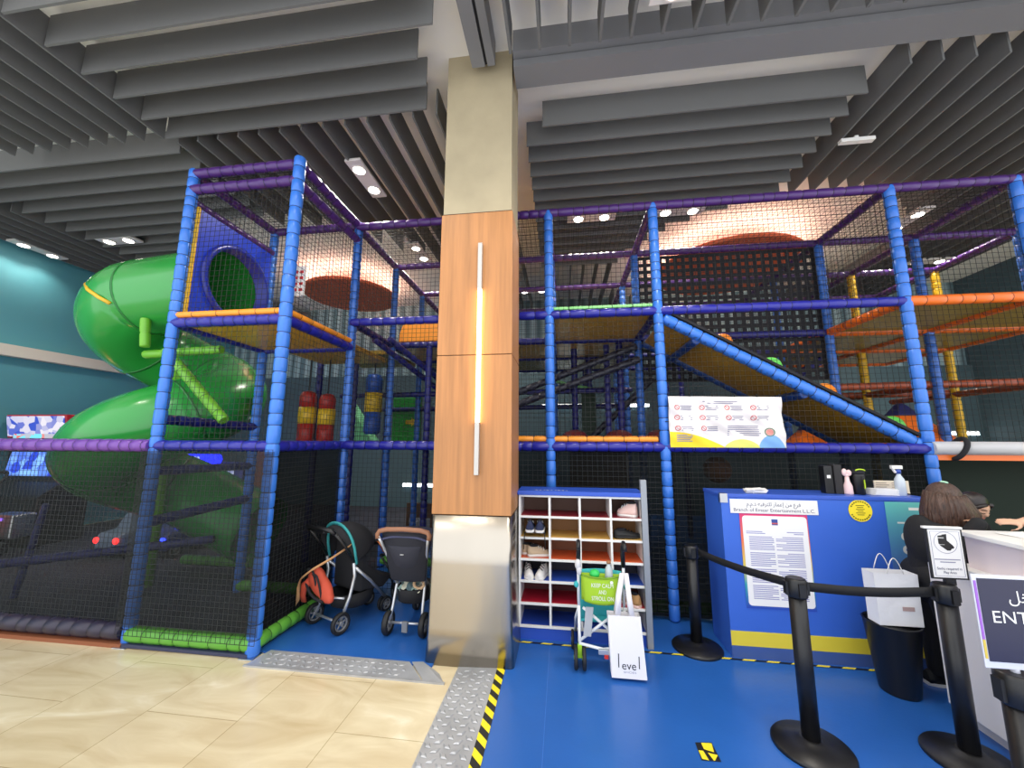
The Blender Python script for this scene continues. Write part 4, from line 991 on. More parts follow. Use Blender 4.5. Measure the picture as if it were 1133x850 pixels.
# entrance sign
t = thing('entrance_sign', 'dark blue ENTRANCE sign in a clear holder on a stanchion at the right edge', 'sign', (1.56, 1.6, .885))
ex0, ex1, ez0, ez1, ey = 1.415, 1.80, .895, 1.195, 1.62
m = M(); m.box(ex0, ex1, ey, ey+.006, ez0, ez1); m.build('holder', mat('acrylic_edge', (206, 208, 220), .12, spec=.8), t, bevel=.002)
m = M(); m.box(ex0+.014, ex1-.012, ey-.002, ey, ez0+.022, ez1-.012); m.build('panel', mat('sign_navy', (22, 22, 56), .25), t)
m = M(); m.box(ex0+.003, ex0+.010, ey-.002, ey, ez0+.09, ez1-.02); m.build('edge_film', mat('film_violet', (150, 90, 190), .2), t)
m = M(); m.box(ex0+.003, ex0+.010, ey-.002, ey, ez0+.03, ez0+.09); m.build('edge_film', mat('film_gold', (206, 180, 70), .2), t)
text('ENTRANCE', white_p, t, (1.607, ey-.0025, 1.058), U, W_, .055, width=.30)
text(arabic([0xFEE3, 0xFEAA, 0xFEA7, 0xFEDE]), white_p, t, (1.575, ey-.0025, 1.125), U, W_, .052)
m = M()
for x, z, r in ((1.575, .998, .004), (1.55, 1.04, .003), (1.62, .97, .006), (1.68, 1.0, .004), (1.59, .96, .003)): m.lathe([(r, 0), (r, .0008)], (x, ey-.002, z), 8, axis=(0, -1, 0))
m.build('sparkles', mat('sparkle_blue', (70, 150, 210), .4), t)
m = M(); m.tube([(1.512, 1.635, .875), (1.512, 1.635, .905)], .012, 8); m.build('stem', mat('acrylic_edge', (206, 208, 220), .12), t)

# ================================================================== WHITE DESK
dk_ = thing('reception_desk', 'white angular reception desk at the right picture edge', 'desk', (2.9, 2.3, .012))
dw = mat('desk_white', (226, 222, 222), .35, noise=(.6, .02)); dp = mat('desk_panel_pale', (222, 208, 210), .4)
m = M(); m.box(2.30, 4.2, 1.2, 2.9, .09, .90); m.build('body', dw, dk_, bevel=.006)
m = M(); m.box(2.36, 4.15, 1.25, 2.85, .012, .09); m.build('kick', mat('desk_kick', (196, 192, 192), .5), dk_)
m = M(); m.box(2.275, 4.2, 1.2, 2.70, .90, .935); m.build('ledge', white_p, dk_, bevel=.005)
m = M(); m.box(2.34, 4.2, 1.2, 2.68, .935, 1.115); m.build('upper_panel', dp, dk_)
m = M(); m.box(2.30, 4.2, 1.2, 2.70, 1.115, 1.14); m.build('worktop', white_p, dk_, bevel=.004)
m = M(); m.prism([(0, 0), (.6, 0), (.35, .10), (.12, .178), (0, .178)], (2.338, 1.35, .936), (0, 1, 0), (0, 0, 1), (-.003, 0, 0)); m.build('facet', mat('desk_facet', (214, 196, 198), .4), dk_)
m = M(); m.tube([(2.42, 2.30, 1.146), (2.5, 2.22, 1.146)], .006, 8); m.tube([(2.5, 2.22, 1.146), (2.508, 2.212, 1.146)], .003, 6)
own(m, 'pen', black_plastic, 'black pen lying on the white desk top', 'pen', base=(2.46, 2.26, 1.14))
m = M()
for k in range(3): m.obox((2.56+.01*k, 2.5, 1.142+k*.001), V(.10, .02*k, 0), V(-.02*k, .14, 0), V(0, 0, .0005))
own(m, 'paper_sheets', paper, 'white sheets of paper spread on the desk top', 'papers', base=(2.56, 2.5, 1.14))
# bin and paper bag
t = thing('black_bin', 'black tapered bin between the blue counter and the white desk', 'bin', (2.2, 3.12, .012))
m = M(); m.lathe([(.10, 0), (.105, .01), (.15, .43), (.155, .435), (.147, .44), (.14, .42), (.10, .3)], (2.2, 3.12, .012), 28); m.lathe([(.14, .425), (.02, .43)], (2.2, 3.12, .012), 28); m.build('tub', black_plastic, t)
t = thing('paper_bag', 'white paper carrier bag with string handles standing on the black bin', 'bag', (2.2, 3.05, .45))
bx = [(-.13, -.05), (.13, -.05), (.13, .05), (-.13, .05)]
def ringz(z, s=1.0, sx=0): return [(2.2+x*s+sx, 3.08+y*s, z) for x, y in bx]
m = M(); m.rings([ringz(.454), ringz(.6, 1.0), ringz(.78, 1.02)], caps=False, sm=False); m.add(ringz(.455), [(0, 1, 2, 3)]); m.build('bag_body', mat('bag_paper', (236, 236, 238), .65, bump=(9, .5)), t, solid=.002)
for y in (-.05, .05):
    m = M(); m.tube([(2.2-.05+.1*k/10, 3.08+y*1.02+(.008 if y > 0 else -.002), .78+.10*math.sin(PI*k/10)) for k in range(11)], .003, 6); m.build('string_handle', white_p, t)
m = M(); m.box(2.215, 2.285, 3.024, 3.027, .55, .575); m.build('print', mat('bag_print', (176, 150, 146), .7), t)

# ================================================================== STROLLERS
silver = mat('frame_silver', (198, 200, 204), .32, .7); tan = mat('tan_leather', (150, 104, 78), .55); rim = mat('wheel_rim_grey', (120, 122, 126), .4)
def wheel(t, c, ax, r, w_, rim_m=None, name='wheel'):
    ax = V(ax).normalized(); c = V(c)
    m = M(); m.lathe([(r*.72, -w_/2), (r*.93, -w_/2), (r, -w_*.25), (r, w_*.25), (r*.93, w_/2), (r*.72, w_/2), (r*.72, -w_/2)], c, 28, axis=ax, caps=False); o = m.build(name, rubber, t)
    m = M(); m.lathe([(r*.70, -w_*.3), (r*.70, w_*.3), (r*.58, w_*.3), (r*.58, -w_*.3), (r*.70, -w_*.3)], c, 28, axis=ax, caps=False); m.lathe([(r*.2, -w_*.55), (r*.2, w_*.55)], c, 14, axis=ax)
    h = V(0, 0, 1); u = (h-ax*h.dot(ax)).normalized(); v = ax.cross(u)
    for k in range(5):
        a = 2*PI*k/5; q = u*math.cos(a)+v*math.sin(a); m.tube([c+q*r*.15, c+q*r*.62], r*.09, 6)
    m.build('rim', rim_m or rim, o)
    return o
# dark stroller with a tan handlebar, seen from behind
t = thing('stroller', 'dark navy stroller with a tan handlebar parked next to the column', 'stroller', (-1.36, 3.4, .012))
Z0 = .012
for x in (-1.51, -1.19): wheel(t, (x, 3.36, Z0+.095), (1, 0, 0), .095, .045)
for x in (-1.45, -1.24): wheel(t, (x, 3.86, Z0+.075), (1, 0, 0), .075, .04)
m = M(); m.tube([(-1.50, 3.36, .11), (-1.20, 3.36, .11)], .011, 8); m.build('axle', silver, t)
m = M(); m.box(-1.375, -1.325, 3.32, 3.345, .05, .135); m.build('brake_pedal', mat('pedal_grey', (120, 122, 126), .5), t, bevel=.004)
for s in (-1, 1):
    xc = -1.355
    m = M(); m.tube([(xc+s*.145, 3.36, .12), (xc+s*.135, 3.39, .22), (xc+s*.13, 3.44, .38), (xc+s*.125, 3.46, .46)], .013, 8); m.build('leg_tube', silver, t)
    m = M(); m.tube([(xc+s*.13, 3.44, .40), (xc+s*.165, 3.36, .60), (xc+s*.2, 3.27, .76), (xc+s*.222, 3.22, .845)], .013, 8); m.build('side_tube', silver, t)
    m = M(); m.tube([(xc+s*.125, 3.45, .44), (xc+s*.10, 3.86, .15)], .013, 8); m.build('front_tube', silver, t)
pts = [(-.226, .825), (-.23, .86), (-.215, .885), (-.15, .90), (0, .905), (.15, .90), (.215, .885), (.23, .86), (.226, .825)]
m = M(); m.tube([(-1.355+x, 3.225, z) for x, z in pts], .02, 10); m.build('handlebar', tan, t)
seatm = mat('stroller_navy', (34, 35, 44), .85, bump=(200, .15))
def bowed(x0, x1, z0, z1, y0, y1, bow, n=14, k=10):
    rows = []
    for j in range(k+1):
        v = j/k; w0 = x0+(0)*v; rows.append([(-1.355+(x0+(x1-x0)*v)*(2*i/n-1), y0+(y1-y0)*v-bow*(1-(2*i/n-1)**2)*math.sin(PI*(.15+.7*v)), z0+(z1-z0)*v) for i in range(n+1)])
    return rows
m = M(); m.sheet(bowed(.15, .208, .45, .865, 3.40, 3.285, .05)); m.build('seat_back', seatm, t, solid=.05, bevel=.01)
m = M(); m.sheet(bowed(.11, .15, .56, .76, 3.335, 3.272, .052)); m.build('back_pocket', mat('stroller_navy_light', (44, 45, 56), .85), t, solid=.012)
m = M(); m.box(-1.37, -1.34, 3.212, 3.222, .70, .706); m.build('tag', silver, t)
m = M(); rows = []
for j in range(9):
    a = PI*(.5+.42*j/8); yy = 3.54+.24*math.cos(a); zz = .69+.17*math.sin(a); rows.append([(-1.355+.205*(2*i/12-1), yy, zz-.03*abs(2*i/12-1)**3) for i in range(13)])
m.sheet(rows); m.build('canopy', mat('canopy_navy', (36, 40, 62), .8), t, solid=.012)
m = M(); m.tube([(-1.355+.206*(2*i/12-1), 3.246, .838-.03*abs(2*i/12-1)**3) for i in range(13)], .01, 8); m.build('canopy_piping', mat('piping_navy', (58, 62, 92), .6), t)
m = M(); rr = []
for z, sx, sy in ((.235, .13, .10), (.25, .145, .13), (.36, .15, .15), (.365, .145, .145), (.26, .13, .12)):
    rr.append([(-1.355+sx*math.cos(a)*(1 if True else 1), 3.55+sy*1.2*math.sin(a), z) for a in [2*PI*k/24 for k in range(24)]])
m.rings(rr); m.build('basket', mat('basket_black', (24, 24, 28), .8), t)
t = thing('muslin_cloth', 'crumpled pale green and cream cloth stuffed in the basket of the tan handled stroller', 'cloth', (-1.38, 3.5, .30))
random.seed(5); rows = []
for j in range(13):
    rows.append([(-1.48+.22*i/14+.008*math.sin(j*2.1), 3.40+.22*j/12, .355+.05*math.sin(PI*i/14)*math.sin(PI*j/12)+.022*math.sin(i*1.3+j*.7)*math.cos(j*1.1)) for i in range(15)])
m = M(); m.sheet(rows)
for k in range(len(m.mi)): m.mi[k] = (k % 14)//3 % 3
m.build('cloth', [mat('cloth_sage', (150, 176, 168), .9), mat('cloth_cream', (224, 222, 200), .9), mat('cloth_slate', (92, 116, 122), .9)], t, solid=.006, sub=1)
m = M(); m.tube([(-1.275+.045*math.cos(a), 3.43, .405+.04*math.sin(a)) for a in [2*PI*k/16 for k in range(17)]], .014, 8); own(m, 'rolled_strap', mat('strap_beige', (196, 164, 130), .8), 'coiled beige strap on the basket of the tan handled stroller', 'strap', base=(-1.275, 3.43, .36))

# teal trimmed stroller, turned a quarter to the right
t = thing('stroller', 'black stroller with a teal canopy edge and silver tubes at the left of the bay', 'stroller', (-2.0, 3.5, .012))
ang = -.42; ca, sa = math.cos(ang), math.sin(ang)
def L(x, y, z): return V(-2.02+x*ca-y*sa, 3.52+x*sa+y*ca, z+.012)
axl = V(ca, sa, 0)
for s in (-1, 1): wheel(t, L(s*.19, -.16, .088), axl, .088, .04)
for s in (-1, 1):
    for e in (-.022, .022): wheel(t, L(s*.13+e, .36, .068), axl, .068, .022)
m = M(); m.tube([L(-.19, -.16, .088), L(.19, -.16, .088)], .011, 8); m.build('axle', silver, t)
for s in (-1, 1):
    m = M(); m.tube([L(s*.175, -.15, .10), L(s*.185, -.08, .28), L(s*.195, -.05, .44), L(s*.20, -.07, .56)], .015, 8); m.build('rear_tube', silver, t)
    m = M(); m.tube([L(s*.20, -.06, .52), L(s*.19, .12, .36), L(s*.13, .36, .13)], .014, 8); m.build('front_tube', silver, t)
    m = M(); m.tube([L(s*.20, -.07, .56), L(s*.20, -.17, .72), L(s*.19, -.27, .84)], .013, 8); m.build('push_tube', black_plastic, t)
m = M(); m.tube([L(-.19, -.27, .84), L(-.17, -.30, .868), L(0, -.31, .875), L(.17, -.30, .868), L(.19, -.27, .84)], .017, 10); m.build('handlebar', black_plastic, t)
m = M(); m.obox(L(-.02, -.255, .845), axl*.10, V(-sa, ca, 0)*.05, V(0, 0, .014)); m.build('parent_tray', black_plastic, t, bevel=.01)
m = M(); m.obox(L(-.03, -.265, .861), axl*.05, V(-sa, ca, 0)*.02, V(0, 0, .004)); m.build('tray_insert', white_p, t, bevel=.003)
hood = mat('hood_black', (30, 30, 34), .85)
def hoop(phi, sx=.205, rr=.33, k=15):
    """arch from side to side, swung by phi about the hinge"""
    out = []
    for i in range(k):
        a = PI*i/(k-1); h = math.sin(a)**.6
        out.append(L(-sx*math.cos(a), -.05+h*rr*math.sin(phi), .55+h*rr*math.cos(phi)))
    return out
m = M(); m.sheet([hoop(-.5+.2*j) for j in range(9)]); m.build('canopy', hood, t, solid=.008)
m = M(); m.tube(hoop(-.22, .212, .338), .028, 8, flat=.45); m.build('canopy_edge', mat('teal_trim', (56, 158, 160), .7), t)
m = M(); rr = []
for y, z0, z1, wd in ((-.02, .30, .74, .15), (.05, .27, .72, .17), (.1, .27, .5, .17), (.3, .24, .36, .17), (.40, .30, .34, .16)): rr.append([L(-wd, y, z0), L(wd, y, z0), L(wd, y, z1), L(-wd, y, z1)])
m.rings(rr, sm=False); m.build('seat', hood, t, bevel=.02)
m = M(); rr = []
for z, sx, sy in ((.14, .14, .15), (.16, .16, .19), (.27, .175, .22), (.26, .15, .19), (.17, .14, .16)): rr.append([L(sx*math.cos(a), .08+sy*math.sin(a), z) for a in [2*PI*k/24 for k in range(24)]])
m.rings(rr); m.build('basket', mat('basket_black', (24, 24, 28), .8), t)
m = M(); m.tube([L(-.17, -.14, .27), L(-.06, -.18, .255), (L(.17, -.13, .275))], .01, 8); m.build('basket_rim', silver, t)
m = M(); m.tube([L(-.17, .38, .58), L(0, .44, .60), L(.17, .38, .58)], .02, 10); m.build('bumper_bar', black_plastic, t)
# backpack hanging on it
t = thing('backpack', 'orange red and black backpack hung on the back of the teal trimmed stroller', 'backpack', (-2.1, 3.25, .3))
org = mat('backpack_coral', (190, 74, 50), .75)
m = M(); rot = Matrix.Rotation(ang, 3, 'Z') @ Matrix.Rotation(.42, 3, 'Y'); bc = L(-.01, -.24, .385)
m.ell(bc, (.185, .06, .088), rot, 24, 14); m.ell(bc+rot @ V(-.06, -.01, .035), (.10, .06, .085), rot, 20, 12); m.ell(bc+rot @ V(.10, 0, -.02), (.11, .05, .06), rot, 20, 12); fuse = m.build('body', org, t)
md = fuse.modifiers.new('fuse', 'REMESH'); md.mode = 'VOXEL'; md.voxel_size = .012; md.use_smooth_shade = True; md = fuse.modifiers.new('soft', 'SMOOTH'); md.iterations = 5
m = M()
for q, ln in ((-.075, 1.0), (.0, .95)):
    m.tube([bc+rot @ V(q+.16*u, -.066+.05*u*u, .105*ln*(1-1.6*u*u)-.075*max(0, u)) for u in [-.55+.14*k for k in range(10)]], .012, 8, flat=.6)
m.tube([bc+rot @ V(-.15+.03*k, -.045-.02*math.sin(.3*k), -.045-.025*math.sin(.31*k)) for k in range(11)], .011, 8)
m.build('black_straps', black_fabric, t)
m = M(); m.ell(L(-.13, -.22, .40), (.06, .07, .09), rot, 14, 8); m.build('black_pocket', black_fabric, t)
m = M(); m.tube([L(-.10, -.27, .42), L(-.17, -.29, .36), L(-.20, -.28, .28), L(-.21, -.26, .22)], .035, 10, flat=.5); m.build('side_panel', org, t)
m = M(); pth = [L(.2, -.12, .72), L(.10, -.24, .62), L(-.02, -.33, .535), L(-.14, -.35, .45), L(-.20, -.33, .38), L(-.23, -.31, .22)]
wds = [.02, .02, .02, .022, .03, .034]
rows = [[p+V(0, 0, -w_)-V(.3*w_, 0, 0), p+V(0, 0, w_*.0)+V(w_*.7, 0, 0)+V(0, 0, w_*.6)] for p, w_ in zip(pth, wds)]
m.sheet(rows); m.build('tan_strap', mat('strap_tan', (190, 142, 96), .8), t, solid=.005, label='wide tan shoulder strap')
# orange and navy cloth on the front bar
t = thing('folded_jacket', 'small orange and navy jacket over the front bar of the teal trimmed stroller', 'jacket', tuple(L(.17, .34, .55)))
for k, (mm, dz) in enumerate(((mat('jacket_navy', (40, 46, 86), .8), 0), (mat('jacket_orange', (226, 122, 48), .8), .02))):
    m = M(); m.sheet([[L(.02+.2*i/8, .34+.10*j/5-.03*k, .60+.022*math.sin(i*1.1+j*.9+k)-.05*(j/5)**2*2+dz) for i in range(9)] for j in range(6)]); m.build(('lining', 'shell')[k], mm, t, solid=.012, sub=1)
# third stroller, mostly hidden behind the dark one
t3 = t = thing('stroller', 'folded dark stroller half hidden in the shade between the two others', 'stroller', (-1.72, 3.86, .012))
for x, y in ((-1.80, 3.84), (-1.66, 3.84)): wheel(t, (x, y, .085), (.8, .6, 0), .072, .035)
wheel(t, (-1.72, 4.1, .085), (1, 0, 0), .072, .035)
m = M(); m.tube([(-1.8, 3.84, .1), (-1.84, 3.8, .3), (-1.92, 3.74, .46)], .012, 8); m.tube([(-1.66, 3.84, .1), (-1.72, 4.0, .4), (-1.86, 3.76, .46)], .012, 8); m.tube([(-1.92, 3.74, .46), (-1.86, 3.72, .48), (-1.8, 3.76, .46)], .013, 8); m.tube([(-1.72, 4.1, .1), (-1.8, 3.9, .35)], .011, 8)
m.build('frame_tubes', mat('tube_dark_grey', (90, 92, 96), .4, .5), t)
m = M(); m.rings([[(-1.84, 3.80, .2), (-1.64, 3.86, .2), (-1.64, 3.9, .22), (-1.84, 3.84, .22)], [(-1.86, 3.78, .4), (-1.72, 3.84, .4), (-1.72, 3.9, .4), (-1.86, 3.84, .4)]], sm=False); m.build('folded_seat', hood, t, bevel=.01)

t3.location.y += .26

# white umbrella stroller in front of the shoe rack
t = thing('umbrella_stroller', 'white framed umbrella stroller with teal seat in front of the shoe rack', 'stroller', (.25, 3.1, .012))
wt = mat('frame_white', (226, 228, 230), .35); tealf = mat('seat_teal', (60, 178, 182), .75); lg = mat('lime_green', (150, 196, 40), .6)
for s, x in ((-1, .10), (1, .43)):
    m = M(); m.tube([(x, 3.07, .73), (x-.004*s, 3.06, .84), (x-.004*s, 3.045, .89), (x-.002*s, 3.01, .915), (x, 2.975, .905), (x, 2.96, .87)], .016, 10); m.build('hook_handle', black_plastic, t)
    m = M(); m.tube([(x, 3.07, .74), (x+.0*s, 3.10, .60), (x, 3.10, .42)], .011, 8); m.build('upper_tube', wt, t)
    m = M(); m.tube([(x, 3.10, .44), (x, 3.09, .25), (x, 3.08, .16)], .011, 8); m.build('lower_tube', wt, t)
    m = M(); m.tube([(x, 3.10, .43), (x+.02*s, 3.28, .28), (x+.02*s, 3.42, .12)], .011, 8); m.build('front_tube', wt, t)
    for e in (-.03, .03): wheel(t, (x+e, 3.08, .012+.078), (1, 0, 0), .078, .026, lg)
    for e in (-.026, .026): wheel(t, (x+.02*s+e, 3.36, .012+.068), (1, 0, 0), .068, .022, lg)
    m = M(); m.obox((x, 3.08, .135), V(.016, 0, 0), V(0, .016, 0), V(0, 0, .045)); m.build('wheel_fork', lg, t, bevel=.004)
m = M(); m.tube([(.10, 3.09, .20), (.40, 3.10, .42)], .011, 8); m.build('cross_brace', wt, t)
m = M(); m.tube([(.43, 3.09, .20), (.13, 3.11, .42)], .011, 8); m.build('cross_brace', wt, t)
m = M(); m.tube([(.10, 3.08, .185), (.265, 3.06, .165), (.43, 3.08, .185)], .011, 8); m.build('rear_bar', wt, t)
m = M(); m.obox((.27, 3.05, .155), V(.04, 0, 0), V(0, .012, 0), V(0, 0, .018)); m.build('fold_latch', silver, t, bevel=.004)
m = M(); m.obox((.285, 3.04, .128), V(.014, 0, 0), V(0, .008, 0), V(0, 0, .012)); m.build('red_release', mat('release_red', (200, 50, 40), .5), t)
rows = []
for j in range(9):
    v = j/8; z = .68-.40*v; rows.append([(.11+.31*i/10, 3.13+.10*v+.04*math.sin(PI*i/10), z) for i in range(11)])
m = M(); m.sheet(rows); m.build('seat_back', tealf, t, solid=.012)
m = M(); m.sheet([[(.11+.31*i/10, 3.22+.16*j/5, .28+.03*math.sin(PI*j/5)) for i in range(11)] for j in range(6)]); m.build('seat', tealf, t, solid=.014)
m = M(); m.prism([(-.028, 0), (.028, 0), (.05, .2), (-.006, .2)], (.155, 3.07, .24), U, W_, (0, .004, 0)); m.build('side_strap', mat('strap_grey', (170, 172, 176), .7), t)
for x in (.085, .445):
    m = M(); m.ell((x, 3.10, .585), (.02, .02, .024), None, 12, 8); m.build('strap_knob', tealf, t)
m = M(); m.ell((.098, 3.055, .74), (.024, .022, .04), None, 12, 8); m.ell((.105, 3.05, .70), (.02, .018, .035), None, 12, 8); m.build('tied_bag', mat('plastic_bag', (206, 204, 206), .4), t)
# green pouch
t = thing('stroller_pouch', 'lime green pouch lettered KEEP CALM AND STROLL ON on the white stroller', 'pouch', (.27, 3.05, .47))
rows = []
for j in range(11):
    v = j/10; hw = .145-.018*(1-v); rows.append([(.265+hw*(2*i/12-1), 3.055-.035*(1-(2*i/12-1)**2)*(.35+.65*math.sin(PI*min(1, .25+.6*v))), .475+.20*v-.018*(1-(2*i/12-1)**2)*(v > .95)+.012*abs(2*i/12-1)**3*(1-v)) for i in range(13)])
m = M(); m.sheet(rows); m.sheet([[(.12+.29*i/8, 3.10, .48+.19*j/4) for i in range(9)] for j in range(5)]); m.build('pouch', mat('pouch_lime', (158, 196, 42), .75), t, solid=.005)
m = M(); m.tube([(.265+.147*(2*i/12-1), 3.05-.03*(1-(2*i/12-1)**2), .672-.012*(1-(2*i/12-1)**2)) for i in range(13)], .006, 8); m.build('hem', mat('pouch_lime_dark', (112, 150, 34), .75), t)
for k, (w1, wd) in enumerate((('KEEP CALM', .155), ('AND', .055), ('STROLL ON', .155))): text(w1, white_p, t, (.268, 3.0095-.003*(k == 1), .612-.044*k), U, W_, .04, width=wd)
m = M(); m.lathe([(.011, 0), (.011, .001)], (.335, 3.010, .637), 14, axis=(0, -1, 0)); m.build('dot', white_p, t)
# bottle and cup in the pouch
t = thing('water_bottle', 'clear plastic water bottle with an orange cap standing in the lime pouch', 'bottle', (.325, 3.075, .60))
m = M(); m.lathe([(.027, .57), (.029, .58), (.029, .69), (.026, .715), (.014, .74), (.013, .752)], (.325, 3.075, 0), 18); m.build('bottle', mat('bottle_clear', (176, 184, 186), .12, spec=.8), t)
m = M(); m.lathe([(.016, .750), (.016, .768)], (.325, 3.075, 0), 14); m.build('cap', mat('cap_bronze', (150, 100, 60), .4), t)
m = M(); m.ell((.22, 3.07, .675), (.038, .034, .032), None, 16, 10); own(m, 'green_cup', mat('cup_green', (46, 190, 84), .4), 'bright green rounded cup lid peeking out of the lime pouch', 'cup', base=(.22, 3.07, .645))
# white shopping bag
t = thing('shopping_bag', 'tall white shopping bag lettered level shoes hanging from the white stroller', 'bag', (.43, 3.0, .03))
bg_x0, bg_x1, bg_z0, bg_z1 = .300, .548, .035, .435
sk = .012
def bagring(z, q): return [(bg_x0+q*.5*0-(z-bg_z0)*.035+.012, 2.97, z), (bg_x1-(z-bg_z0)*.07, 2.97, z), (bg_x1-(z-bg_z0)*.07, 3.045, z), (bg_x0-(z-bg_z0)*.035+.012, 3.045, z)]
m = M(); m.rings([bagring(bg_z0, 0), bagring(.2, 0), bagring(bg_z1, 0)], caps=False, sm=False); m.add(bagring(bg_z0, 0), [(0, 1, 2, 3)]); m.build('bag_body', mat('bag_white', (238, 234, 236), .55), t, solid=.002)
for x0, x1, y in ((.345, .385, 2.972), (.445, .485, 2.972), (.345, .385, 3.04), (.445, .485, 3.04)):
    xm = (x0+x1)/2; xt = .425+(xm-.41)*.3
    m = M(); m.sheet([[(x0, y, bg_z1-.01), (x1, y, bg_z1-.01)], [(x0+(xt-xm)*.4, y+(3.02-y)*.4, .55), (x1+(xt-xm)*.4-.006, y+(3.02-y)*.4, .55)], [(xt-.014, 3.02+(y-3.0)*.35, .70), (xt+.014, 3.02+(y-3.0)*.35, .70)]]); m.build('ribbon_handle', mat('bag_white', (238, 234, 236), .55), t, solid=.002)
lx, lz = .43, .115
text('evel'[:3], bk, t, (lx, 2.969, lz), U, W_, .075, width=.095)
m = M(); m.box(lx-.072, lx-.066, 2.967, 2.969, lz-.012, lz+.075); m.box(lx+.066, lx+.072, 2.967, 2.969, lz-.012, lz+.065); m.build('tall_letter_l', bk, t)
text('SHOES', ink_grey, t, (lx+.005, 2.969, .075), U, W_, .018, width=.085)

# ================================================================== ARCADE BEHIND THE LEFT BARRIER
def screen_mat(name, c1, c2, st, sc=6):
    m = bpy.data.materials.new(name); m.use_nodes = True; nt = m.node_tree; b = nt.nodes['Principled BSDF']; b.inputs['Base Color'].default_value = (.01, .01, .02, 1)
    tc = nt.nodes.new('ShaderNodeTexCoord'); v = nt.nodes.new('ShaderNodeTexVoronoi'); v.inputs['Scale'].default_value = sc; r = nt.nodes.new('ShaderNodeValToRGB')
    nt.links.new(tc.outputs['Object'], v.inputs['Vector']); nt.links.new(v.outputs['Color'], r.inputs[0])
    r.color_ramp.elements[0].color = (*lin(c1), 1); r.color_ramp.elements[1].color = (*lin(c2), 1); r.color_ramp.elements[0].position = .25; r.color_ramp.elements[1].position = .75
    nt.links.new(r.outputs[0], b.inputs['Emission Color']); b.inputs['Emission Strength'].default_value = st; return m
cab = mat('cabinet_black', (26, 24, 30), .35); seat_red = mat('racer_red', (210, 74, 54), .35)
t = thing('racing_cabinet', 'racing arcade machine with a bright colourful marquee at the left picture edge', 'arcade machine', (-8.5, 5.1, .006))
m = M(); m.prism([(-.1, 0), (-.1, 1.85), (.25, 1.85), (.32, 1.45), (.3, .95), (.55, .75), (.55, 0)], (-9.2, 5.6, .006), (0, -1, 0), (0, 0, 1), (1.15, 0, 0)); m.build('cabinet', cab, t, bevel=.02)
m = M(); m.obox((-8.62, 5.28, 1.86), V(.60, 0, 0), V(0, .06, 0), V(0, -.03, .19)); m.build('marquee', [mat('marquee_frame', (190, 40, 50), .4)], t, bevel=.01)
m = M(); m.obox((-8.62, 5.21, 1.86), V(.57, 0, 0), V(0, .006, 0), V(0, -.03, .165)); m.build('marquee_face', screen_mat('marquee_art', (60, 90, 210), (245, 240, 250), .8, 9), t)
m = M(); m.obox((-8.5, 5.2, 1.70), V(.5, 0, 0), V(0, .008, 0), V(0, 0, .035)); m.build('rainbow_strip', screen_mat('rainbow_art', (240, 90, 60), (120, 220, 240), 1.0, 9), t)
m = M(); m.obox((-8.6, 5.26, 1.25), V(.5, 0, 0), V(0, .012, 0), V(0, .02, .19)); m.build('screen', screen_mat('screen_blue', (30, 60, 190), (120, 170, 240), 2.6, 7), t)
m = M(); m.tube([(-8.03, 5.2, 1.03), (-8.03, 5.23, 1.5)], .018, 8); m.build('light_tube', screen_mat('tube_rainbow', (240, 200, 40), (60, 110, 255), 3, 12), t)
m = M(); m.lathe([(.17, -.02), (.2, 0), (.17, .02), (.14, 0), (.17, -.02)], (-8.75, 4.92, 1.0), 24, axis=(0, -.8, .6), caps=False); m.tube([(-8.92, 4.92, 1.0), (-8.58, 4.92, 1.0)], .02, 6); m.build('steering_wheel', rubber, t)
m = M()
prof = [(.0, .25), (.0, .42), (.28, .5), (.5, .52), (.62, .95), (.7, 1.02), (.78, .98), (.72, .45), (.66, .25)]
m.prism(prof, (-8.75, 4.75, .0), (0, -1, 0), (0, 0, 1), (.62, 0, 0)); m.build('seat', seat_red, t, bevel=.04)
m = M(); m.box(-8.85, -8.0, 3.95, 4.8, .006, .28); m.build('seat_base', cab, t, bevel=.02)
m = M(); m.obox((-8.06, 4.42, .74), V(.012, 0, 0), V(0, .09, .03), V(0, -.07, .16)); m.build('lit_panel', screen_mat('flame_art', (230, 60, 40), (255, 220, 150), 4.5, 9), t)
m = M(); m.box(-7.9, -7.45, 4.45, 4.7, .3, .62); m.build('chrome_step', chrome, t, bevel=.02)
m = M(); m.box(-7.86, -7.62, 4.44, 4.45, .54, .58); m.build('violet_lamp', screen_mat('violet_light', (120, 80, 255), (180, 120, 255), 2, 6), t)

t = thing('prize_machine', 'prize machine with a glowing blue marquee behind the green slide', 'arcade machine', (-7.1, 6.6, .006))
m = M(); m.box(-7.75, -6.45, 6.5, 7.2, .006, .62); m.build('lower_cabinet', cab, t, bevel=.02)
m = M(); m.box(-7.75, -6.45, 7.1, 7.2, .62, 1.2); m.build('back_panel', mat('prize_back', (60, 60, 110), .4), t)
for x in (-7.72, -6.48):
    m = M(); m.tube([(x, 6.53, .62), (x, 6.53, 1.2)], .025, 8); m.build('corner_post', screen_mat('post_violet', (150, 60, 240), (90, 110, 255), 2.2, 9) if x > -7 else cab, t)
m = M(); m.box(-7.6, -6.6, 6.9, 7.05, .7, 1.1); m.build('lit_screen', screen_mat('screen_white', (80, 100, 170), (220, 225, 250), 1.2, 9), t)
m = M(); poly = [(-.65, -.09), (.6, -.09), (.66, 0), (.6, .10), (-.58, .10), (-.70, .02)]
m.prism(poly, (-7.1, 6.45, 1.28), U, W_, (0, .16, 0)); m.build('marquee', mat('marquee_blue', (20, 30, 200), .4, emit=((20, 30, 255), 5)), t, bevel=.02)
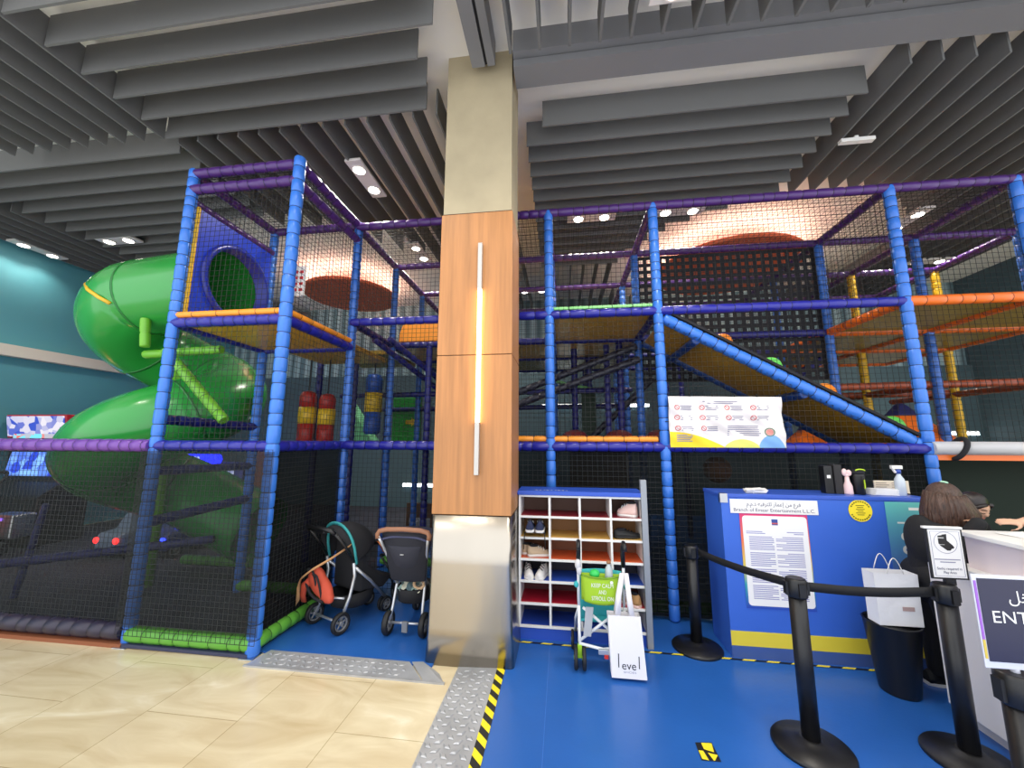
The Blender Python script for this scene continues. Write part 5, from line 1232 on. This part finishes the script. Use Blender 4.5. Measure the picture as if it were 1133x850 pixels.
m = M(); m.obox((-7.12, 6.442, 1.285), V(.33, 0, 0), V(0, .004, 0), V(0, 0, .06)); m.build('marquee_plate', screen_mat('marquee_plate', (70, 110, 240), (220, 230, 255), 1.6, 16), t)
m = M(); m.box(-6.4, -6.1, 7.3, 7.36, .006, 1.45); own(m, 'brown_panel', mat('panel_brown', (120, 74, 44), .6), 'brown upright panel beside the prize machine', 'panel', base=(-6.25, 7.33, .006), bevel=.005)
def kiddie(x, y, c, lamp, label):
    t = thing('kiddie_car', label, 'ride', (x, y, .006), 'small lit rides')
    m = M(); rr = []
    for yy, hw, z0, z1 in ((-.38, .18, .12, .26), (-.33, .23, .1, .34), (-.1, .25, .1, .36), (0, .24, .1, .55), (.2, .22, .1, .56), (.34, .23, .1, .38), (.4, .18, .12, .3)):
        rr.append([(x-hw, y+yy, z0), (x+hw, y+yy, z0), (x+hw*.9, y+yy, z1), (x-hw*.9, y+yy, z1)])
    m.rings(rr, sm=False); m.build('car_body', c, t, bevel=.03)
    for s in (-1, 1):
        m = M(); m.lathe([(.045, 0), (.04, .015), (.01, .02)], (x+s*.16, y-.37, .25), 14, axis=(0, -1, 0)); m.build('lamp', lamp, t)
        for e in (-.25, .25): wheel(t, (x+s*.24, y+e, .096), (1, 0, 0), .09, .06)
    m = M(); m.obox((x, y-.03, .45), V(.19, 0, 0), V(0, .008, .0), V(0, .03, .07)); m.build('windscreen', mat('ride_glass', (90, 130, 160), .15), t)
redl = mat('red_light', (255, 40, 30), .4, emit=((255, 40, 40), 6)); bluel = mat('blue_light', (40, 60, 255), .4, emit=((40, 60, 255), 6))
kiddie(-6.35, 5.15, mat('ride_grey', (120, 136, 160), .35), redl, 'small grey ride car with two red lamps behind the barrier')
kiddie(-5.72, 5.25, mat('ride_navy', (60, 70, 130), .35), bluel, 'small navy ride car with blue lamps behind the barrier')

# ================================================================== PEOPLE
skin = mat('skin', (208, 160, 130), .55, noise=(8, .04)); skin2 = mat('skin_light', (222, 176, 148), .55, noise=(8, .04))
hair_b = mat('hair_dark_brown', (74, 52, 42), .38, noise=(22, .6), stretch=(5, 5, .35), bump=(40, .5))
cloth_k = mat('top_black', (22, 22, 25), .85, bump=(90, .15)); lime_t = mat('tshirt_lime', (140, 206, 54), .8, bump=(60, .15))
def fused(m, name, mt, parent, vox=.012, it=6):
    o = m.build(name, mt, parent)
    md = o.modifiers.new('fuse', 'REMESH'); md.mode = 'VOXEL'; md.voxel_size = vox; md.use_smooth_shade = True
    sm = o.modifiers.new('soft', 'SMOOTH'); sm.factor = .5; sm.iterations = it
    return o
def limb(m, pts, r, n=14): m.tube(pts, r, n); [m.ell(p, (q, q, q), None, 12, 8) for p, q in zip(pts, r)]
def hand(m, wrist, d, up, s=1.0, curl=.5, left=1):
    """palm and five separate fingers; d pointing direction, up back of the hand"""
    w_ = V(wrist); d = V(d).normalized(); up = V(up); up = (up-d*up.dot(d)).normalized(); sd = d.cross(up)*left
    rot = Matrix((d, sd, up)).transposed(); pc = w_+d*.045*s
    m.ell(pc, (.05*s, .04*s, .016*s), rot, 14, 8)
    for k, ln in enumerate((.066, .074, .069, .054)):
        b = w_+d*.082*s+sd*((k-1.5)*.0205*s); p1 = b+d*ln*.45*s-up*.006*curl*s; p2 = p1+(d*math.cos(curl*.8)-up*math.sin(curl*.8))*ln*.32*s; p3 = p2+(d*math.cos(curl*1.6)-up*math.sin(curl*1.6))*ln*.26*s
        m.tube([b-d*.03*s, b, p1, p2, p3], [.0095*s, .0095*s, .0085*s, .0078*s, .006*s], 10)
    b = w_+d*.025*s+sd*(-.034*s); m.tube([b, b+(d*.6-sd*.75-up*.1)*.034*s, b+(d*.85-sd*.75-up*.25)*.062*s, b+(d*1.1-sd*.55-up*.35)*.082*s], [.013*s, .0115*s, .0095*s, .007*s], 10)

# woman in black, back turned, leaning on the end of the desk
t = thing('person', 'woman with long brown hair in black clothes leaning over the desk, back turned', 'person', (2.56, 3.15, .012))
hip = V(2.50, 3.14, .74); chest = V(2.515, 3.11, 1.0); neck = V(2.565, 3.09, 1.14); head = V(2.615, 3.08, 1.262)
shl, shr = V(2.55, 3.21, 1.05), V(2.48, 2.97, 1.05)
m = M(); limb(m, [hip+V(0, 0, -.02), V(2.50, 3.13, .86), chest, neck-V(0, 0, .03)], [.105, .092, .11, .05])
m.ell(head, (.078, .068, .098), None, 20, 14); limb(m, [neck-V(.01, 0, .03), head-V(.02, 0, .05)], [.04, .042])
m.ell(head+V(.075, 0, -.015), (.016, .011, .016)); m.ell(head+V(.055, 0, -.055), (.03, .03, .022))
limb(m, [shl, V(2.66, 3.27, .95), V(2.72, 3.16, 1.145)], [.045, .038, .03]); limb(m, [shr, V(2.50, 2.93, .97), V(2.61, 2.88, 1.15)], [.045, .038, .03])
hand(m, V(2.69, 3.15, 1.165), (1, -.3, .0), (0, 0, 1), .85); hand(m, V(2.615, 2.885, 1.155), (.55, .8, 0), (0, 0, 1), .85)
for s, fx in ((.07, 2.58), (-.07, 2.54)): limb(m, [hip+V(0, s, -.04), V(2.52, 3.14+s*1.1, .42), V(2.53, 3.15+s*1.2, .10)], [.08, .052, .035])
fused(m, 'body', skin, t, .011, 4)
m = M(); limb(m, [hip+V(0, 0, -.06), V(2.495, 3.13, .86), chest+V(0, 0, .01), chest+V(.02, 0, .08)], [.118, .105, .125, .085])
limb(m, [shl, chest+V(0, 0, .05), shr], [.062, .09, .062]); limb(m, [shl, V(2.66, 3.27, .95), V(2.70, 3.20, 1.08)], [.058, .05, .042]); limb(m, [shr, V(2.49, 2.93, .96), V(2.61, 2.885, 1.145)], [.06, .05, .042])
m.ell(V(2.45, 3.10, .99), (.075, .12, .17), None, 14, 10)
fused(m, 'black_top', cloth_k, t, .012, 5)
m = M(); limb(m, [hip+V(-.01, -.05, -.0), hip+V(-.01, .05, 0)], [.12, .12])
for s in (.07, -.07): limb(m, [hip+V(0, s, -.03), V(2.52, 3.14+s*1.1, .42), V(2.53, 3.15+s*1.2, .11)], [.095, .066, .052])
fused(m, 'black_trousers', cloth_k, t, .012, 5)
m = M(); m.tube([hip+V(-.115*math.cos(a), .12*math.sin(a), -.05+.0*a) for a in [-1.5+.3*k for k in range(11)]], .012, 8, flat=.5); m.build('lime_hem', lime_t, t)
for s in (.085, -.085):
    m = M(); rr = []
    for x, hw, z in ((-.07, .028, .07), (-.03, .036, .09), (.05, .04, .07), (.13, .036, .045), (.165, .018, .03)): rr.append([(2.53+x+ .0, 3.15+s*1.1+hw*math.cos(a), .030+z*max(0, math.sin(a))) for a in [PI*k/8 for k in range(9)]])
    m.rings(rr); o = m.build('shoe', sh_black, t)
    m = M(); m.rings([[(2.53+x, 3.15+s*1.1-hw, .013), (2.53+x, 3.15+s*1.1+hw, .013), (2.53+x, 3.15+s*1.1+hw, .032), (2.53+x, 3.15+s*1.1-hw, .032)] for x, hw in ((-.078, .022), (-.03, .04), (.05, .044), (.13, .04), (.172, .018))], sm=False); m.build('white_sole', white_p, o)
# hair: cap and long strands falling over the back and the cheek
m = M(); m.ell(head+V(-.012, 0, .016), (.098, .088, .108), None, 24, 14, z0=-.35)
random.seed(11)
for k in range(90):
    a = PI*(.02+1.2*k/89)+.35; rx, ry = .092, .083
    jit = random.uniform(.93, 1.12); st = head+V(-.012+rx*jit*math.cos(a+.25)*.92, ry*math.sin(a+.25)*-.92 if False else ry*math.sin(a+.25)*.92, .03+.03*random.random())
    out = V(math.cos(a+.25), math.sin(a+.25), 0); ln = .16+.19*random.random()
    m.tube([st, st+out*.014+V(0, 0, -.06), st+out*.022+V(-.012, 0, -.13), st+out*(.012+.018*random.random())+V(-.02, 0, -ln)], [.013, .015, .013, .003], 7)
for k in range(56):          # side falling towards the camera and forward
    a = -PI*.03-PI*.95*k/55; out = V(math.cos(a), math.sin(a), 0)
    jit = random.uniform(.93, 1.12); st = head+V(-.012+.086*jit*math.cos(a), .08*jit*math.sin(a), .035); ln = .15+.17*random.random()
    fw = .045*max(0, math.cos(a)+.35)
    m.tube([st, st+out*.016+V(fw*.3, 0, -.06), st+out*.026+V(fw*.7, 0, -.12), st+out*.02+V(fw, 0, -ln)], [.014, .016, .014, .003], 7)
m.build('hair', hair_b, t)
m = M(); m.lathe([(.016, -.006), (.02, 0), (.016, .006), (.012, 0), (.016, -.006)], head+V(-.01, -.02, .122), 16, axis=(.3, 0, 1), caps=False); m.ell(head+V(-.02, -.02, .125), (.018, .01, .007), None, 10, 6); m.build('hair_clip', mat('clip_mint', (170, 214, 186), .4), t)

# child behind the desk, face turned down
t = thing('person', 'dark haired child in black with lowered face behind the white desk', 'person', (3.0, 3.3, .012))
hd = V(2.945, 3.27, 1.195); fdir = V(.25, -.86, -.45).normalized(); sdr = V(.95, .28, 0).normalized(); upv = fdir.cross(sdr)*-1
if upv.z < 0: upv = -upv
sdr = upv.cross(fdir)*-1
rot = Matrix((sdr, fdir, upv)).transposed()
def F(x, y, z): return hd+rot @ V(x, y, z)
m = M(); m.ell(hd, (.066, .078, .085), rot, 24, 16); m.ell(F(0, .03, -.045), (.046, .045, .042), rot, 16, 10)
m.ell(F(0, .078, -.016), (.011, .014, .012), rot, 10, 8); m.ell(F(0, .072, .0), (.007, .010, .022), rot, 10, 8)
for s in (-1, 1): m.ell(F(s*.034, .055, -.022), (.022, .018, .02), rot, 10, 8); m.ell(F(s*.066, .0, -.012), (.008, .016, .022), rot, 10, 8)
limb(m, [hd+V(0, .03, -.06), V(2.99, 3.34, 1.02)], [.036, .04]); limb(m, [V(2.99, 3.34, 1.0), V(3.0, 3.34, .78), V(3.0, 3.34, .62)], [.08, .085, .09])
limb(m, [V(3.09, 3.34, .98), V(3.13, 3.24, .84), V(3.05, 3.02, .98)], [.034, .028, .022]); limb(m, [V(2.90, 3.34, .98), V(2.86, 3.22, .86), V(2.93, 3.02, 1.0)], [.034, .028, .022])
hand(m, V(3.05, 3.01, .99), (-.3, -1, .1), (0, 0, 1), .7); hand(m, V(2.93, 3.01, 1.0), (.2, -1, .1), (0, 0, 1), .7, left=-1)
for s in (.06, -.06): limb(m, [V(3.0+s, 3.34, .62), V(3.0+s, 3.32, .34), V(3.0+s, 3.36, .05)], [.06, .045, .032]); m.ell(V(3.0+s, 3.32, .04), (.035, .08, .028))
fused(m, 'body', skin2, t, .007, 3)
m = M()
for s in (-1, 1):
    m.tube([F(s*.014, .0745, -.002), F(s*.026, .0735, -.006), F(s*.040, .066, -.002)], .0022, 6)
    m.tube([F(s*.012, .075, .020), F(s*.026, .074, .025), F(s*.044, .064, .020)], .0025, 6)
m.build('eyelashes_and_brows', mat('lash_dark', (40, 28, 26), .6), t)
m = M(); m.tube([F(-.016, .068, -.046), F(0, .0735, -.043), F(.016, .068, -.046)], [.003, .005, .003], 8); m.build('lips', mat('lips', (196, 110, 104), .5), t)
m = M(); m.ell(F(0, -.014, .016), (.077, .082, .088), rot, 24, 14, z0=-.1)
random.seed(4)
for k in range(30):
    a = PI*(1.0+1.0*k/29); st = F(.07*math.cos(a), .074*math.sin(a)*.9-.01, .01); m.tube([st, st+rot @ V(.008*math.cos(a), .008*math.sin(a), -.05), st+rot @ V(.0, -.01, -.10-.02*random.random())], [.016, .015, .006], 7)
for s in (-1, 1): m.tube([F(s*.02, .066, .062), F(s*.05, .052, .04), F(s*.068, .03, -.0), F(s*.07, .02, -.05)], [.010, .013, .011, .005], 7)
m.build('hair', mat('hair_black', (34, 26, 26), .4, noise=(30, .3)), t)
m = M(); limb(m, [V(2.99, 3.34, 1.03), V(3.0, 3.34, .80), V(3.0, 3.34, .64)], [.085, .10, .105]); limb(m, [V(3.09, 3.34, .985), V(3.13, 3.24, .84), V(3.07, 3.10, .93)], [.05, .042, .036]); limb(m, [V(2.90, 3.34, .985), V(2.86, 3.22, .86), V(2.91, 3.10, .95)], [.05, .042, .036])
for s in (.06, -.06): limb(m, [V(3.0+s, 3.34, .64), V(3.0+s, 3.32, .34), V(3.0+s, 3.36, .10)], [.075, .055, .045])
fused(m, 'black_clothes', cloth_k, t, .011, 4)

# attendant at the right, arm reaching to the child
t = thing('person', 'attendant in a lime t-shirt at the right edge reaching an arm to the child', 'person', (3.55, 3.05, .012))
m = M(); limb(m, [V(3.55, 3.08, .95), V(3.55, 3.08, 1.15), V(3.54, 3.08, 1.33), V(3.53, 3.07, 1.42)], [.12, .11, .12, .05]); m.ell((3.50, 3.07, 1.60), (.085, .075, .11), None, 18, 12); limb(m, [V(3.53, 3.07, 1.42), V(3.51, 3.07, 1.53)], [.045, .048]); m.ell((3.415, 3.07, 1.585), (.014, .011, .016))
limb(m, [V(3.46, 3.24, 1.36), V(3.36, 3.20, 1.18), V(3.22, 3.13, 1.15), V(3.05, 3.09, 1.125)], [.05, .044, .043, .026]); limb(m, [V(3.56, 2.90, 1.35), V(3.62, 2.86, 1.12), V(3.5, 2.80, 1.0)], [.045, .038, .03])
hand(m, V(3.05, 3.09, 1.125), (-1, .20, .02), (0, -.5, 1), .85, .45); hand(m, V(3.5, 2.80, 1.01), (-.8, -.3, 0), (0, 0, 1), .85, .5)
for s in (.08, -.08): limb(m, [V(3.56, 3.08+s, .92), V(3.56, 3.09+s, .5), V(3.58, 3.1+s, .08)], [.085, .06, .042]); m.ell((3.53, 3.1+s, .045), (.11, .042, .033))
fused(m, 'body', skin2, t, .009, 3)
m = M(); limb(m, [V(3.55, 3.08, .92), V(3.55, 3.08, 1.15), V(3.54, 3.08, 1.34)], [.135, .125, .13]); limb(m, [V(3.46, 3.24, 1.36), V(3.36, 3.20, 1.19), V(3.21, 3.13, 1.152)], [.068, .06, .056]); limb(m, [V(3.56, 2.90, 1.35), V(3.61, 2.87, 1.2)], [.062, .056])
fused(m, 'lime_tshirt', lime_t, t, .011, 4)
m = M()
for s in (.08, -.08): limb(m, [V(3.56, 3.08+s, .92), V(3.56, 3.09+s, .5), V(3.58, 3.1+s, .10)], [.10, .075, .06])
fused(m, 'dark_trousers', cloth_k, t, .012, 4)
m = M(); m.ell((3.515, 3.07, 1.63), (.095, .086, .105), None, 18, 10, z0=-.1); m.build('hair', hair_b, t)
